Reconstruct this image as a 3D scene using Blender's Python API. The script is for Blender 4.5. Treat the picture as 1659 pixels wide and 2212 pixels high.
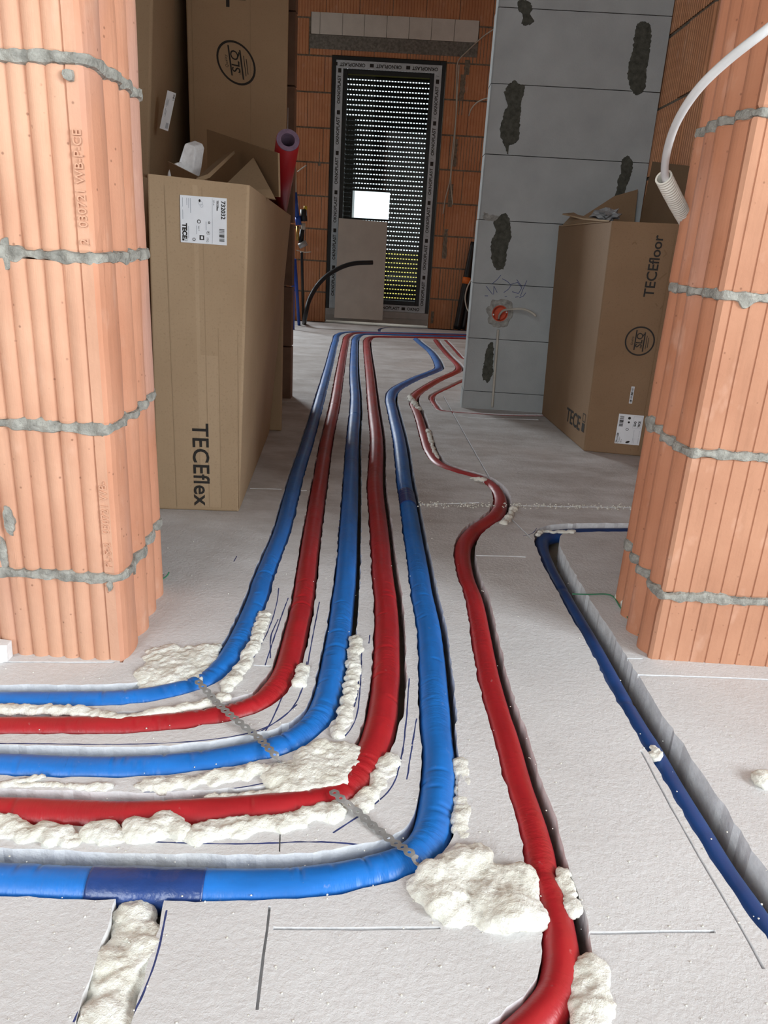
import bpy, bmesh, math, random
from mathutils import Vector, Matrix, noise
from mathutils.geometry import delaunay_2d_cdt

random.seed(7)
S = bpy.context.scene
COL = S.collection
for o in list(bpy.data.objects):
    bpy.data.objects.remove(o)

# ------------------------------------------------------------------ camera
F, CX, CY, CAMH = 1650.0, 829.5, 1106.0, 0.70
_d = Vector((562 - CX, -(5670 - CY), -F)).normalized()
ZC = -_d
def _hy(x): return CY + (ZC[0] * (x - CX) - ZC[2] * F) / ZC[1]
YC = Vector((890 - CX, -(_hy(890) - CY), -F)).normalized()
XC = YC.cross(ZC)
RM = Matrix((XC, YC, ZC))                      # world = RM @ camera space
cam_d = bpy.data.cameras.new('camera')
cam_d.sensor_fit = 'VERTICAL'; cam_d.sensor_height = 36.0
cam_d.lens = F / 2212 * 36.0
cam_d.clip_start = 0.02
cam = bpy.data.objects.new('camera', cam_d); COL.objects.link(cam)
cam.matrix_world = Matrix.Translation((0, 0, CAMH)) @ RM.to_4x4()
S.camera = cam

def ray(px, py): return RM @ Vector((px - CX, -(py - CY), -F))
def fl(px, py, z=0.0):                         # point of the photo on a floor level
    v = ray(px, py); t = (z - CAMH) / v[2]
    return Vector((v[0] * t, v[1] * t, z))
def dp(px, py, Y):                             # point of the photo on a plane Y = const
    v = ray(px, py); t = Y / v[1]
    return Vector((v[0] * t, Y, CAMH + v[2] * t))
def xp(px, py, X):
    v = ray(px, py); t = X / v[0]
    return Vector((X, v[1] * t, CAMH + v[2] * t))

# ------------------------------------------------------------------ colour management, sky, lamps
S.view_settings.view_transform = 'Standard'
S.view_settings.look = 'None'
S.view_settings.gamma = 1.0
S.view_settings.exposure = 0.14
S.view_settings.use_curve_mapping = False
W = bpy.data.worlds.new('sky'); S.world = W; W.use_nodes = True
wn = W.node_tree.nodes; wl = W.node_tree.links
bg = wn['Background']; bg.inputs[0].default_value = (0.86, 0.93, 1.0, 1); bg.inputs[1].default_value = 2.2

def area(name, loc, rot, sx, sy, power, colr=(0.89, 0.96, 1.0)):
    l = bpy.data.lights.new(name, 'AREA'); l.shape = 'RECTANGLE'; l.size = sx; l.size_y = sy
    l.energy = power; l.color = colr
    o = bpy.data.objects.new(name, l); COL.objects.link(o); o.location = loc; o.rotation_euler = rot
    return o
PI = math.pi
# daylight in the window openings: right and rear-left of the near room (behind the camera), and the far room's side light beside its door
area('daylight_right_window', (3.19, -1.10, 1.55), (0, PI / 2, 0), 1.6, 2.0, 172)
area('daylight_rear_window', (-1.18, -2.49, 1.45), (PI / 2, 0, 0), 1.0, 1.4, 58)
area('daylight_left_window', (-1.79, -1.30, 1.50), (0, -PI / 2, 0), 1.3, 0.7, 14)
area('daylight_far_window', (-2.45, 6.69, 1.70), (-PI / 2, 0, 0), 1.3, 1.0, 125)

# ------------------------------------------------------------------ materials
def srgb(r, g, b):
    f = lambda c: (c / 255 / 12.92) if c / 255 <= 0.04045 else ((c / 255 + 0.055) / 1.055) ** 2.4
    return (f(r), f(g), f(b), 1)
class NT:
    def __init__(s, name):
        s.m = bpy.data.materials.new(name); s.m.use_nodes = True
        s.n = s.m.node_tree.nodes; s.l = s.m.node_tree.links
        s.b = s.n['Principled BSDF']
        s.tc = s.n.new('ShaderNodeTexCoord')
    def vec(s, out='Object', scale=(1, 1, 1)):
        mp = s.n.new('ShaderNodeMapping'); mp.inputs['Scale'].default_value = scale
        s.l.new(s.tc.outputs[out], mp.inputs[0]); return mp.outputs[0]
    def noise(s, v, scale, detail=4, rough=0.55):
        t = s.n.new('ShaderNodeTexNoise'); t.inputs['Scale'].default_value = scale
        t.inputs['Detail'].default_value = detail; t.inputs['Roughness'].default_value = rough
        s.l.new(v, t.inputs['Vector']); return t.outputs['Fac']
    def voro(s, v, scale):
        t = s.n.new('ShaderNodeTexVoronoi'); t.inputs['Scale'].default_value = scale
        s.l.new(v, t.inputs['Vector']); return t.outputs['Distance']
    def ramp(s, f, p0, p1, c0=(0, 0, 0, 1), c1=(1, 1, 1, 1)):
        r = s.n.new('ShaderNodeValToRGB'); e = r.color_ramp.elements
        e[0].position = p0; e[1].position = p1; e[0].color = c0; e[1].color = c1
        s.l.new(f, r.inputs[0]); return r.outputs[0]
    def mix(s, f, a, b, mode='MIX'):
        m = s.n.new('ShaderNodeMix'); m.data_type = 'RGBA'; m.blend_type = mode
        for sock, val in ((m.inputs[0], f), (m.inputs[6], a), (m.inputs[7], b)):
            if hasattr(val, 'is_linked'): s.l.new(val, sock)
            else: sock.default_value = val
        return m.outputs[2]
    def math(s, op, a, b=0.0):
        m = s.n.new('ShaderNodeMath'); m.operation = op
        for sock, val in ((m.inputs[0], a), (m.inputs[1], b)):
            if hasattr(val, 'is_linked'): s.l.new(val, sock)
            else: sock.default_value = val
        return m.outputs[0]
    def sep(s, v):
        x = s.n.new('ShaderNodeSeparateXYZ'); s.l.new(v, x.inputs[0]); return x.outputs
    def col(s, c):
        if hasattr(c, 'is_linked'): s.l.new(c, s.b.inputs['Base Color'])
        else: s.b.inputs['Base Color'].default_value = c
        return s
    def rough(s, r, spec=None):
        s.b.inputs['Roughness'].default_value = r
        if spec is not None: s.b.inputs['Specular IOR Level'].default_value = spec
        return s
    def bump(s, h, strength, dist=0.01):
        prev = s.b.inputs['Normal'].links[0].from_socket if s.b.inputs['Normal'].links else None
        b = s.n.new('ShaderNodeBump'); b.inputs['Strength'].default_value = strength
        b.inputs['Distance'].default_value = dist
        s.l.new(h, b.inputs['Height'])
        if prev: s.l.new(prev, b.inputs['Normal'])
        s.l.new(b.outputs[0], s.b.inputs['Normal']); return s

def plain(name, c, rough=0.6, var=0.15, scale=20, bump=0.15, metal=0.0, spec=0.4, bscale=None):
    t = NT(name); v = t.vec()
    n = t.noise(v, scale)
    dark = tuple(x * (1 - var) for x in c[:3]) + (1,)
    lite = tuple(min(1, x * (1 + var)) for x in c[:3]) + (1,)
    t.col(t.ramp(n, 0.3, 0.7, dark, lite)).rough(rough, spec)
    t.b.inputs['Metallic'].default_value = metal
    if bump: t.bump(t.noise(v, bscale or scale * 6), bump, 0.004)
    return t.m

def brick_mat(name, a, b, lilac=0.5):
    t = NT(name); v = t.vec()
    vs = t.vec(scale=(1, 1, 0.25))
    c = t.ramp(t.noise(v, 5.0, 5), 0.35, 0.68, a, b)
    l = t.ramp(t.noise(vs, 7.0, 3), 0.52, 0.72)
    c = t.mix(t.math('MULTIPLY', l, lilac), c, (0.52, 0.31, 0.25, 1))
    st = t.ramp(t.noise(t.vec(scale=(1, 1, 0.10)), 46, 4, 0.65), 0.50, 0.78)
    c = t.mix(t.math('MULTIPLY', st, 0.30), c, tuple(x * 0.55 for x in a[:3]) + (1,))
    d = t.ramp(t.noise(t.vec(scale=(1, 1, 0.5)), 24, 3), 0.60, 0.74)
    c = t.mix(t.math('MULTIPLY', d, 0.35), c, (0.70, 0.44, 0.33, 1))
    pit = t.ramp(t.voro(v, 58), 0.07, 0.14, (1, 1, 1, 1), (0, 0, 0, 1))
    sel = t.ramp(t.noise(v, 21, 2), 0.50, 0.56)
    pit = t.math('MULTIPLY', pit, sel)
    c = t.mix(t.math('MULTIPLY', pit, 0.55), c, (0.16, 0.06, 0.035, 1))
    t.col(c).rough(0.85, 0.25)
    t.bump(t.noise(v, 130, 6), 0.35, 0.002)
    t.bump(pit, -0.5, 0.003)
    return t.m

def mortar_mat(name, c):
    t = NT(name); v = t.vec()
    k = t.ramp(t.noise(v, 60, 6), 0.3, 0.75, tuple(x * 0.6 for x in c[:3]) + (1,), tuple(min(1, x * 1.35) for x in c[:3]) + (1,))
    t.col(k).rough(0.95, 0.15); t.bump(t.noise(v, 260, 6), 0.8, 0.004)
    return t.m

def floor_mat():
    t = NT('insulation_board'); v = t.vec(); xyz = t.sep(v)
    c = t.ramp(t.noise(v, 3.2, 6), 0.3, 0.7, (0.63, 0.615, 0.612, 1), (0.74, 0.735, 0.738, 1))
    sp = t.ramp(t.noise(v, 95, 4, 0.65), 0.60, 0.74)
    c = t.mix(t.math('MULTIPLY', sp, 0.5), c, (0.78, 0.76, 0.75, 1))
    dk = t.ramp(t.noise(v, 62, 5, 0.7), 0.66, 0.76)
    c = t.mix(t.math('MULTIPLY', dk, 0.45), c, (0.30, 0.25, 0.22, 1))
    # trodden dirt, only beyond the doorway
    mask = t.ramp(xyz[1], 0.0, 1.0)
    mp = t.n.new('ShaderNodeMapRange'); mp.inputs[1].default_value = 1.2; mp.inputs[2].default_value = 2.0
    t.l.new(xyz[1], mp.inputs[0])
    dirt = t.ramp(t.noise(t.vec(scale=(0.75, 1.5, 1)), 5.5, 8, 0.72), 0.36, 0.70)
    f = t.math('MULTIPLY', t.math('MULTIPLY', mp.outputs[0], dirt), 0.62)
    c = t.mix(f, c, (0.25, 0.20, 0.165, 1))
    tan = t.ramp(t.noise(v, 2.1, 3), 0.56, 0.74)
    c = t.mix(t.math('MULTIPLY', tan, 0.22), c, (0.52, 0.40, 0.33, 1))
    t.col(c).rough(0.75, 0.25)
    t.bump(t.noise(v, 14, 5, 0.6), 0.22, 0.008)
    t.bump(t.noise(v, 120, 6, 0.7), 0.55, 0.004)
    t.bump(t.ramp(t.noise(v, 34, 6, 0.75), 0.58, 0.70), 0.22, 0.004)
    t.bump(t.ramp(t.noise(v, 62, 5, 0.7), 0.62, 0.74), -0.5, 0.003)
    return t.m

def eps_mat():
    t = NT('cut_polystyrene'); v = t.vec()
    t.col(t.ramp(t.noise(v, 90, 4), 0.3, 0.7, (0.70, 0.70, 0.71, 1), (0.83, 0.83, 0.84, 1))).rough(0.8, 0.2)
    t.bump(t.noise(v, 170, 4), 0.35, 0.003); return t.m

def pipe_mat(name, c, crease=(0.0, 0.0, 0.0, 1), rough=0.38):
    t = NT(name)
    mp = t.n.new('ShaderNodeMapping'); t.l.new(t.tc.outputs['UV'], mp.inputs[0]); mp.inputs['Scale'].default_value = (1, 0.35, 1)
    uv = mp.outputs[0]
    obj = t.vec(); y = t.sep(obj)[1]
    n = t.noise(t.vec('UV', (1, 0.5, 1)), 9, 4)
    k = t.ramp(n, 0.3, 0.72, tuple(x * 0.80 for x in c[:3]) + (1,), tuple(min(1, x * 1.15) for x in c[:3]) + (1,))
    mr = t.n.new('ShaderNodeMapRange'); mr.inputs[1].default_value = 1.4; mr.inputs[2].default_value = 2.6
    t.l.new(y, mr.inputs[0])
    dust_sheen = t.ramp(t.noise(obj, 7, 6, 0.65), 0.30, 0.72)
    f = t.math('MULTIPLY', t.math('MULTIPLY', dust_sheen, mr.outputs[0]), 0.30)  # grey dust on the far pipes, also imitating their back-light sheen
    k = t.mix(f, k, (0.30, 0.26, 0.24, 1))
    sp = t.ramp(t.noise(obj, 60, 4, 0.7), 0.66, 0.80)
    k = t.mix(t.math('MULTIPLY', sp, 0.30), k, (0.6, 0.56, 0.54, 1))
    wr = t.n.new('ShaderNodeMapping'); t.l.new(t.tc.outputs['UV'], wr.inputs[0]); wr.inputs['Scale'].default_value = (115, 4.5, 1)
    wrn = t.noise(wr.outputs[0], 1.0, 3, 0.6)
    reg = t.ramp(t.noise(t.vec('UV', (1, 0.15, 1)), 5.5, 2), 0.46, 0.66)
    cr = t.math('MULTIPLY', t.ramp(wrn, 0.62, 0.70), reg)
    k = t.mix(t.math('MULTIPLY', cr, 0.55), k, crease)
    t.col(k).rough(rough, 0.5)
    t.bump(t.math('MULTIPLY', wrn, t.math('ADD', t.math('MULTIPLY', reg, 0.8), 0.2)), 0.55, 0.005)
    t.bump(cr, -0.7, 0.004)
    t.bump(t.noise(obj, 260, 3), 0.10, 0.001)
    return t.m

def card_mat(name, a, b):
    t = NT(name); v = t.vec()
    c = t.ramp(t.noise(v, 3.0, 4), 0.3, 0.7, a, b)
    fib = t.noise(v, 210, 4, 0.7)
    c = t.mix(t.ramp(fib, 0.55, 0.75), c, tuple(x * 0.86 for x in a[:3]) + (1,))
    t.col(c).rough(0.78, 0.25)
    t.bump(t.noise(t.vec(scale=(1, 1, 0.012)), 170, 2), 0.10, 0.002)
    t.bump(t.noise(v, 6, 3), 0.12, 0.01)
    return t.m

def foam_mat():
    t = NT('expanding_foam'); v = t.vec()
    c = t.ramp(t.noise(v, 28, 4), 0.3, 0.72, (0.76, 0.74, 0.65, 1), (0.87, 0.865, 0.81, 1))
    br = t.ramp(t.noise(v, 19, 3), 0.64, 0.78)
    c = t.mix(t.math('MULTIPLY', br, 0.30), c, (0.60, 0.50, 0.34, 1))
    t.col(c).rough(0.62, 0.3)
    t.b.inputs['Subsurface Weight'].default_value = 0.12
    t.b.inputs['Subsurface Radius'].default_value = (0.006, 0.005, 0.004)
    t.bump(t.noise(v, 150, 5, 0.65), 0.75, 0.005); return t.m

def aac_mat(name, c):
    t = NT(name); v = t.vec()
    k = t.ramp(t.noise(v, 9, 5), 0.3, 0.7, tuple(x * 0.92 for x in c[:3]) + (1,), tuple(x * 1.07 for x in c[:3]) + (1,))
    p = t.ramp(t.voro(v, 130), 0.05, 0.16, (1, 1, 1, 1), (0, 0, 0, 1))
    k = t.mix(t.math('MULTIPLY', p, 0.2), k, tuple(x * 0.4 for x in c[:3]) + (1,))
    t.col(k).rough(0.9, 0.2); t.bump(t.noise(v, 160, 5), 0.3, 0.003); return t.m

def glass_mat():
    m = bpy.data.materials.new('window_glass'); m.use_nodes = True
    n = m.node_tree.nodes; l = m.node_tree.links
    n.remove(n['Principled BSDF'])
    tr = n.new('ShaderNodeBsdfTransparent'); tr.inputs[0].default_value = (0.82, 0.86, 0.86, 1)
    gl = n.new('ShaderNodeBsdfGlossy'); gl.inputs['Roughness'].default_value = 0.02
    fr = n.new('ShaderNodeFresnel'); fr.inputs['IOR'].default_value = 1.3
    mx = n.new('ShaderNodeMixShader')
    l.new(fr.outputs[0], mx.inputs[0]); l.new(tr.outputs[0], mx.inputs[1]); l.new(gl.outputs[0], mx.inputs[2])
    l.new(mx.outputs[0], n['Material Output'].inputs[0]); return m

M = {}
M['brick'] = brick_mat('terracotta_brick', (0.57, 0.305, 0.200, 1), (0.67, 0.385, 0.260, 1), 0.40)
M['brick_jamb'] = brick_mat('terracotta_brick_end', (0.55, 0.250, 0.150, 1), (0.64, 0.32, 0.205, 1), 0.80)
M['brick_far'] = brick_mat('far_brick', (0.54, 0.245, 0.125, 1), (0.63, 0.31, 0.165, 1), 0.2)
M['brick_right'] = brick_mat('darker_terracotta_brick', (0.43, 0.205, 0.125, 1), (0.52, 0.265, 0.165, 1), 0.35)  # right pier: browner brick, darkened further to carry the pier's shade
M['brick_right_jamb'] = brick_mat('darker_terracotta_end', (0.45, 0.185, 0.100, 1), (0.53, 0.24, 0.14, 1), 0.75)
M['mortar'] = mortar_mat('cement_mortar', (0.34, 0.33, 0.295, 1))
M['mortar_far'] = mortar_mat('old_mortar', (0.25, 0.22, 0.175, 1))
M['adhesive'] = mortar_mat('dark_adhesive', (0.085, 0.085, 0.07, 1))
M['floor'] = floor_mat()
M['eps'] = eps_mat()
M['ink'] = plain('marker_ink', (0.035, 0.05, 0.16, 1), 0.6, 0.35, 70, 0)
M['screed'] = plain('concrete_slab', (0.30, 0.25, 0.19, 1), 0.9, 0.25, 6, 0.4)
M['slab'] = plain('dark_base_slab', (0.11, 0.10, 0.09, 1), 0.9, 0.2, 6, 0.3)
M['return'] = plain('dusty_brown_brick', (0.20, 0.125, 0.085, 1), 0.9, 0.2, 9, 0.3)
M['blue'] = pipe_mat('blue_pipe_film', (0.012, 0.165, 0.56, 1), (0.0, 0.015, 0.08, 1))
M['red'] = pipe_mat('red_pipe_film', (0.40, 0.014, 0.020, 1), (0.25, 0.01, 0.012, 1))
M['darkblue'] = plain('dark_blue_pipe', (0.012, 0.055, 0.20, 1), 0.4, 0.25, 9, 0.1)
M['tape_blue'] = plain('dark_blue_tape', (0.016, 0.050, 0.20, 1), 0.30, 0.25, 14, 0.5, spec=0.5, bscale=40)
M['foam'] = foam_mat()
M['card'] = card_mat('cardboard', (0.365, 0.255, 0.155, 1), (0.43, 0.31, 0.195, 1))
M['card_in'] = card_mat('cardboard_inside', (0.30, 0.205, 0.12, 1), (0.36, 0.25, 0.15, 1))
M['card_dark'] = card_mat('brown_cardboard', (0.24, 0.150, 0.085, 1), (0.30, 0.195, 0.115, 1))
M['print'] = plain('black_print', (0.022, 0.019, 0.017, 1), 0.7, 0.2, 60, 0)
M['paper'] = plain('white_sticker', (0.80, 0.83, 0.87, 1), 0.45, 0.04, 20, 0)
M['paper_grey'] = plain('printed_grey', (0.42, 0.45, 0.50, 1), 0.5, 0.08, 40, 0)
M['aac'] = aac_mat('aerated_concrete', (0.38, 0.395, 0.395, 1))
M['aac_white'] = aac_mat('white_block', (0.66, 0.64, 0.60, 1))
M['joint'] = plain('dark_joint', (0.06, 0.06, 0.055, 1), 0.9, 0.2, 40, 0.2)
M['concrete'] = mortar_mat('cast_concrete', (0.22, 0.215, 0.195, 1))
M['plaster'] = mortar_mat('grey_plaster', (0.33, 0.325, 0.30, 1))
M['black'] = plain('black_plastic', (0.012, 0.013, 0.015, 1), 0.42, 0.2, 20, 0.1)
M['frame'] = plain('anthracite_frame', (0.013, 0.016, 0.018, 1), 0.4, 0.15, 20, 0.05)
M['film'] = plain('protective_film', (0.50, 0.57, 0.63, 1), 0.4, 0.12, 30, 0.15)
M['alu'] = plain('grey_sill', (0.42, 0.42, 0.42, 1), 0.5, 0.1, 20, 0.1)
M['slat'] = plain('shutter_slat', (0.020, 0.023, 0.025, 1), 0.5, 0.1, 8, 0.05)
M['glass'] = glass_mat()
M['board'] = plain('plasterboard', (0.50, 0.47, 0.43, 1), 0.85, 0.06, 10, 0.15)
M['steel'] = plain('galvanised_steel', (0.34, 0.34, 0.335, 1), 0.42, 0.12, 120, 0.1, metal=0.35)
M['white'] = plain('white_plastic', (0.66, 0.66, 0.66, 1), 0.45, 0.05, 20, 0.05)
M['conduit'] = plain('cream_conduit', (0.66, 0.63, 0.56, 1), 0.45, 0.06, 20, 0.05)
M['cable'] = plain('dusty_cable', (0.48, 0.45, 0.39, 1), 0.6, 0.1, 20, 0.05)
M['orange'] = plain('orange_plastic', (0.62, 0.075, 0.018, 1), 0.45, 0.2, 14, 0.1)
M['orange_tape'] = plain('orange_tape', (0.75, 0.18, 0.03, 1), 0.4, 0.1, 14, 0.1)
M['tube_foam'] = plain('grey_tube_foam', (0.25, 0.18, 0.27, 1), 0.9, 0.15, 90, 0.3)
M['blue_paint'] = plain('blue_paint', (0.012, 0.06, 0.34, 1), 0.35, 0.15, 20, 0.05)
M['brass'] = plain('brass', (0.42, 0.26, 0.07, 1), 0.4, 0.15, 20, 0.05, metal=0.7)
M['yellow'] = plain('yellow_cap', (0.6, 0.42, 0.03, 1), 0.4, 0.1, 20, 0.05)
M['green'] = plain('green_cord', (0.04, 0.20, 0.10, 1), 0.7, 0.1, 20, 0)
M['film_clear'] = plain('crumpled_film', (0.30, 0.31, 0.32, 1), 0.25, 0.2, 20, 0.3)
M['render'] = plain('pale_wall', (0.55, 0.52, 0.48, 1), 0.9, 0.1, 4, 0.1)
M['ceiling'] = plain('ceiling_concrete', (0.17, 0.165, 0.155, 1), 0.9, 0.1, 3, 0.1)

def ground_mat():
    t = NT('outdoor_ground'); v = t.vec(); y = t.sep(v)[1]
    a = t.ramp(t.noise(v, 0.8, 4), 0.3, 0.7, (0.18, 0.17, 0.13, 1), (0.30, 0.28, 0.24, 1))
    m1 = t.math('GREATER_THAN', y, 13.0)
    c = t.mix(m1, a, (0.55, 0.42, 0.02, 1))
    t.col(c).rough(0.9); return t.m
M['ground'] = ground_mat()

# ------------------------------------------------------------------ mesh helpers
class MB:
    def __init__(s): s.v = []; s.f = []; s.m = []; s.uv = {}
    def face(s, pts, mi=0):
        b = len(s.v); s.v += [Vector(p) for p in pts]; s.f.append(list(range(b, b + len(pts)))); s.m.append(mi)
    def raw(s, vs, fs, mi=0):
        b = len(s.v); s.v += [Vector(p) for p in vs]
        for f in fs: s.f.append([i + b for i in f]); s.m.append(mi)
    def box(s, lo, hi, mi=0):
        x0, y0, z0 = lo; x1, y1, z1 = hi
        s.hexa([(x0, y0, z0), (x1, y0, z0), (x1, y1, z0), (x0, y1, z0), (x0, y0, z1), (x1, y0, z1), (x1, y1, z1), (x0, y1, z1)], mi)
    def hexa(s, c, mi=0):
        s.raw(c, [(3, 2, 1, 0), (4, 5, 6, 7), (0, 1, 5, 4), (1, 2, 6, 5), (2, 3, 7, 6), (3, 0, 4, 7)], mi)
    def slab(s, pts, off, mi=0):
        """polygon pts thickened by vector off"""
        off = Vector(off); n = len(pts)
        vs = [Vector(p) for p in pts] + [Vector(p) + off for p in pts]
        fs = [list(range(n))[::-1], list(range(n, 2 * n))] + [(i, (i + 1) % n, n + (i + 1) % n, n + i) for i in range(n)]
        s.raw(vs, fs, mi)
    def tube(s, pts, rad, sides=16, mi=0, caps=True, dent=None):
        pts = [Vector(p) for p in pts]; n = len(pts)
        rf = rad if callable(rad) else (lambda i, L: rad)
        up = Vector((0, 0, 1)); L = 0.0; base = len(s.v); prevn = None
        for i, p in enumerate(pts):
            t = (pts[min(i + 1, n - 1)] - pts[max(i - 1, 0)])
            if t.length < 1e-9: t = Vector((0, 1, 0))
            t.normalize()
            if i: L += (p - pts[i - 1]).length
            if prevn is None:
                nn = up - t * up.dot(t)
                if nn.length < 0.05: nn = Vector((1, 0, 0)) - t * t[0]
            else: nn = prevn - t * prevn.dot(t)
            nn.normalize(); prevn = nn; bb = t.cross(nn)
            r = rf(i, L)
            for k in range(sides):
                a = 2 * PI * k / sides + PI
                rr_ = r - dent(i, a) if dent else r
                q = p + nn * (math.cos(a) * rr_) + bb * (math.sin(a) * rr_)
                s.uv[len(s.v)] = (L, k / sides); s.v.append(q)
        for i in range(n - 1):
            for k in range(sides):
                a = base + i * sides + k; b = base + i * sides + (k + 1) % sides
                s.f.append([a, b, b + sides, a + sides]); s.m.append(mi)
        if caps:
            s.f.append([base + k for k in range(sides)][::-1]); s.m.append(mi)
            s.f.append([base + (n - 1) * sides + k for k in range(sides)]); s.m.append(mi)
    def build(s, name, mats, parent=None, smooth=False):
        me = bpy.data.meshes.new(name)
        off = parent_loc(parent) if parent else Vector((0, 0, 0))
        me.from_pydata([tuple(p - off) for p in s.v], [], s.f)
        for m in (mats if isinstance(mats, (list, tuple)) else [mats]): me.materials.append(m)
        me.polygons.foreach_set('material_index', s.m)
        if smooth: me.polygons.foreach_set('use_smooth', [True] * len(s.f))
        if s.uv:
            ul = me.uv_layers.new(name='UVMap')
            for lp in me.loops:
                u = s.uv.get(lp.vertex_index)
                if u: ul.data[lp.index].uv = u
        me.update()
        o = bpy.data.objects.new(name, me); COL.objects.link(o)
        if parent: o.parent = parent
        return o
PLOC = {}
def parent_loc(p): return PLOC.get(p.name, Vector((0, 0, 0)))
def tag(o, label, cat, group=None):
    o['label'] = label; o['category'] = cat
    if group: o['group'] = group
    return o
def thing(name, label, cat, loc, group=None):
    o = bpy.data.objects.new(name, None); COL.objects.link(o); o.location = loc
    o.empty_display_size = 0.05; PLOC[o.name] = Vector(loc)
    return tag(o, label, cat, group)
def struct(o): o['kind'] = 'structure'; return o
def weld(o, d=1e-4):
    bm = bmesh.new(); bm.from_mesh(o.data); bmesh.ops.remove_doubles(bm, verts=bm.verts, dist=d)
    bmesh.ops.recalc_face_normals(bm, faces=bm.faces); bm.to_mesh(o.data); bm.free(); return o
def bevel(o, w, seg=2):
    m = o.modifiers.new('bevel', 'BEVEL'); m.width = w; m.segments = seg; m.limit_method = 'ANGLE'; return o

def catmull(P, step=0.008):
    P = [Vector(p) for p in P]
    Q = [P[0] * 2 - P[1]] + P + [P[-1] * 2 - P[-2]]
    out = []
    for i in range(1, len(Q) - 2):
        p0, p1, p2, p3 = Q[i - 1:i + 3]
        # centripetal parametrisation keeps tight bends clean
        t0 = 0.0; t1 = t0 + max(1e-6, (p1 - p0).length) ** 0.5; t2 = t1 + max(1e-6, (p2 - p1).length) ** 0.5; t3 = t2 + max(1e-6, (p3 - p2).length) ** 0.5
        n = max(2, int((p2 - p1).length / step))
        for k in range(n):
            t = t1 + (t2 - t1) * k / n
            a1 = p0 * ((t1 - t) / (t1 - t0)) + p1 * ((t - t0) / (t1 - t0))
            a2 = p1 * ((t2 - t) / (t2 - t1)) + p2 * ((t - t1) / (t2 - t1))
            a3 = p2 * ((t3 - t) / (t3 - t2)) + p3 * ((t - t2) / (t3 - t2))
            b1 = a1 * ((t2 - t) / (t2 - t0)) + a2 * ((t - t0) / (t2 - t0))
            b2 = a2 * ((t3 - t) / (t3 - t1)) + a3 * ((t - t1) / (t3 - t1))
            out.append(b1 * ((t2 - t) / (t2 - t1)) + b2 * ((t - t1) / (t2 - t1)))
    out.append(P[-1]); return out
def resample(P, step):
    out = [P[0].copy()]; acc = 0.0
    for a, b in zip(P, P[1:]):
        L = (b - a).length
        if L < 1e-9: continue
        d = step - acc
        while d <= L:
            out.append(a + (b - a) * (d / L)); d += step
        acc = (acc + L) % step
    return out

_dg = bpy.context.evaluated_depsgraph_get
TEXTCACHE = {}
def text_mesh(s, size, offset=0.0, align='LEFT', extrude=0.0, spacing=1.0):
    key = (s, size, offset, align, extrude, spacing)
    if key in TEXTCACHE: return TEXTCACHE[key]
    cu = bpy.data.curves.new('lettering', 'FONT'); cu.body = s; cu.size = size; cu.offset = offset
    cu.align_x = align; cu.align_y = 'CENTER'; cu.extrude = extrude; cu.resolution_u = 3; cu.space_character = spacing
    o = bpy.data.objects.new('lettering', cu); COL.objects.link(o)
    bpy.context.view_layer.update()
    me = bpy.data.meshes.new_from_object(o.evaluated_get(_dg()))
    r = ([v.co.copy() for v in me.vertices], [list(p.vertices) for p in me.polygons])
    bpy.data.objects.remove(o); bpy.data.curves.remove(cu); bpy.data.meshes.remove(me)
    TEXTCACHE[key] = r; return r
class Plate:
    """a local 2-D system on a face: origin, reading direction u, letter-up direction v"""
    def __init__(s, mb, o, u, v, lift=0.0006):
        s.mb = mb; s.o = Vector(o); s.u = Vector(u).normalized(); s.v = Vector(v).normalized(); s.n = s.u.cross(s.v); s.lift = lift
    def p(s, x, y, k=1.0): return s.o + s.u * x + s.v * y + s.n * (s.lift * k)
    def rect(s, x0, y0, x1, y1, mi, k=1.0): s.mb.face([s.p(x0, y0, k), s.p(x1, y0, k), s.p(x1, y1, k), s.p(x0, y1, k)], mi)
    def text(s, t, x, y, size, mi, bold=0.0, align='LEFT', k=1.0, spacing=1.0):
        vs, fs = text_mesh(t, size, bold, align, 0.0, spacing)
        s.mb.raw([s.p(x + a[0], y + a[1], k) for a in vs], fs, mi)
    def disc(s, x, y, r, mi, k=1.0, n=24, ry=None, rot=0):
        ry = ry or r
        pts = []
        for i in range(n):
            a = 2 * PI * i / n; px, py = r * math.cos(a), ry * math.sin(a)
            pts.append(s.p(x + px * math.cos(rot) - py * math.sin(rot), y + px * math.sin(rot) + py * math.cos(rot), k))
        s.mb.face(pts, mi)
    def ring(s, x, y, r0, r1, mi, k=1.0, n=40):
        for i in range(n):
            a, b = 2 * PI * i / n, 2 * PI * (i + 1) / n
            s.mb.face([s.p(x + r0 * math.cos(a), y + r0 * math.sin(a), k), s.p(x + r1 * math.cos(a), y + r1 * math.sin(a), k),
                       s.p(x + r1 * math.cos(b), y + r1 * math.sin(b), k), s.p(x + r0 * math.cos(b), y + r0 * math.sin(b), k)], mi)
    def bars(s, x0, y0, x1, y1, mi, n=22, seed=3, k=1.0):
        rr = random.Random(seed); w = (x1 - x0) / n; x = x0
        while x < x1:
            ww = w * rr.choice((0.4, 0.6, 1.0, 1.4)); s.rect(x, y0, min(x + ww, x1), y1, mi, k); x += ww + w * rr.choice((0.4, 0.6, 1.0))
    def line(s, pts, w, mi, k=1.0):
        for (xa, ya), (xb, yb) in zip(pts, pts[1:]):
            dx, dy = xb - xa, yb - ya; L = math.hypot(dx, dy) or 1; nx, ny = -dy / L * w / 2, dx / L * w / 2
            s.mb.face([s.p(xa + nx, ya + ny, k), s.p(xa - nx, ya - ny, k), s.p(xb - nx, yb - ny, k), s.p(xb + nx, yb + ny, k)][::-1], mi)

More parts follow.
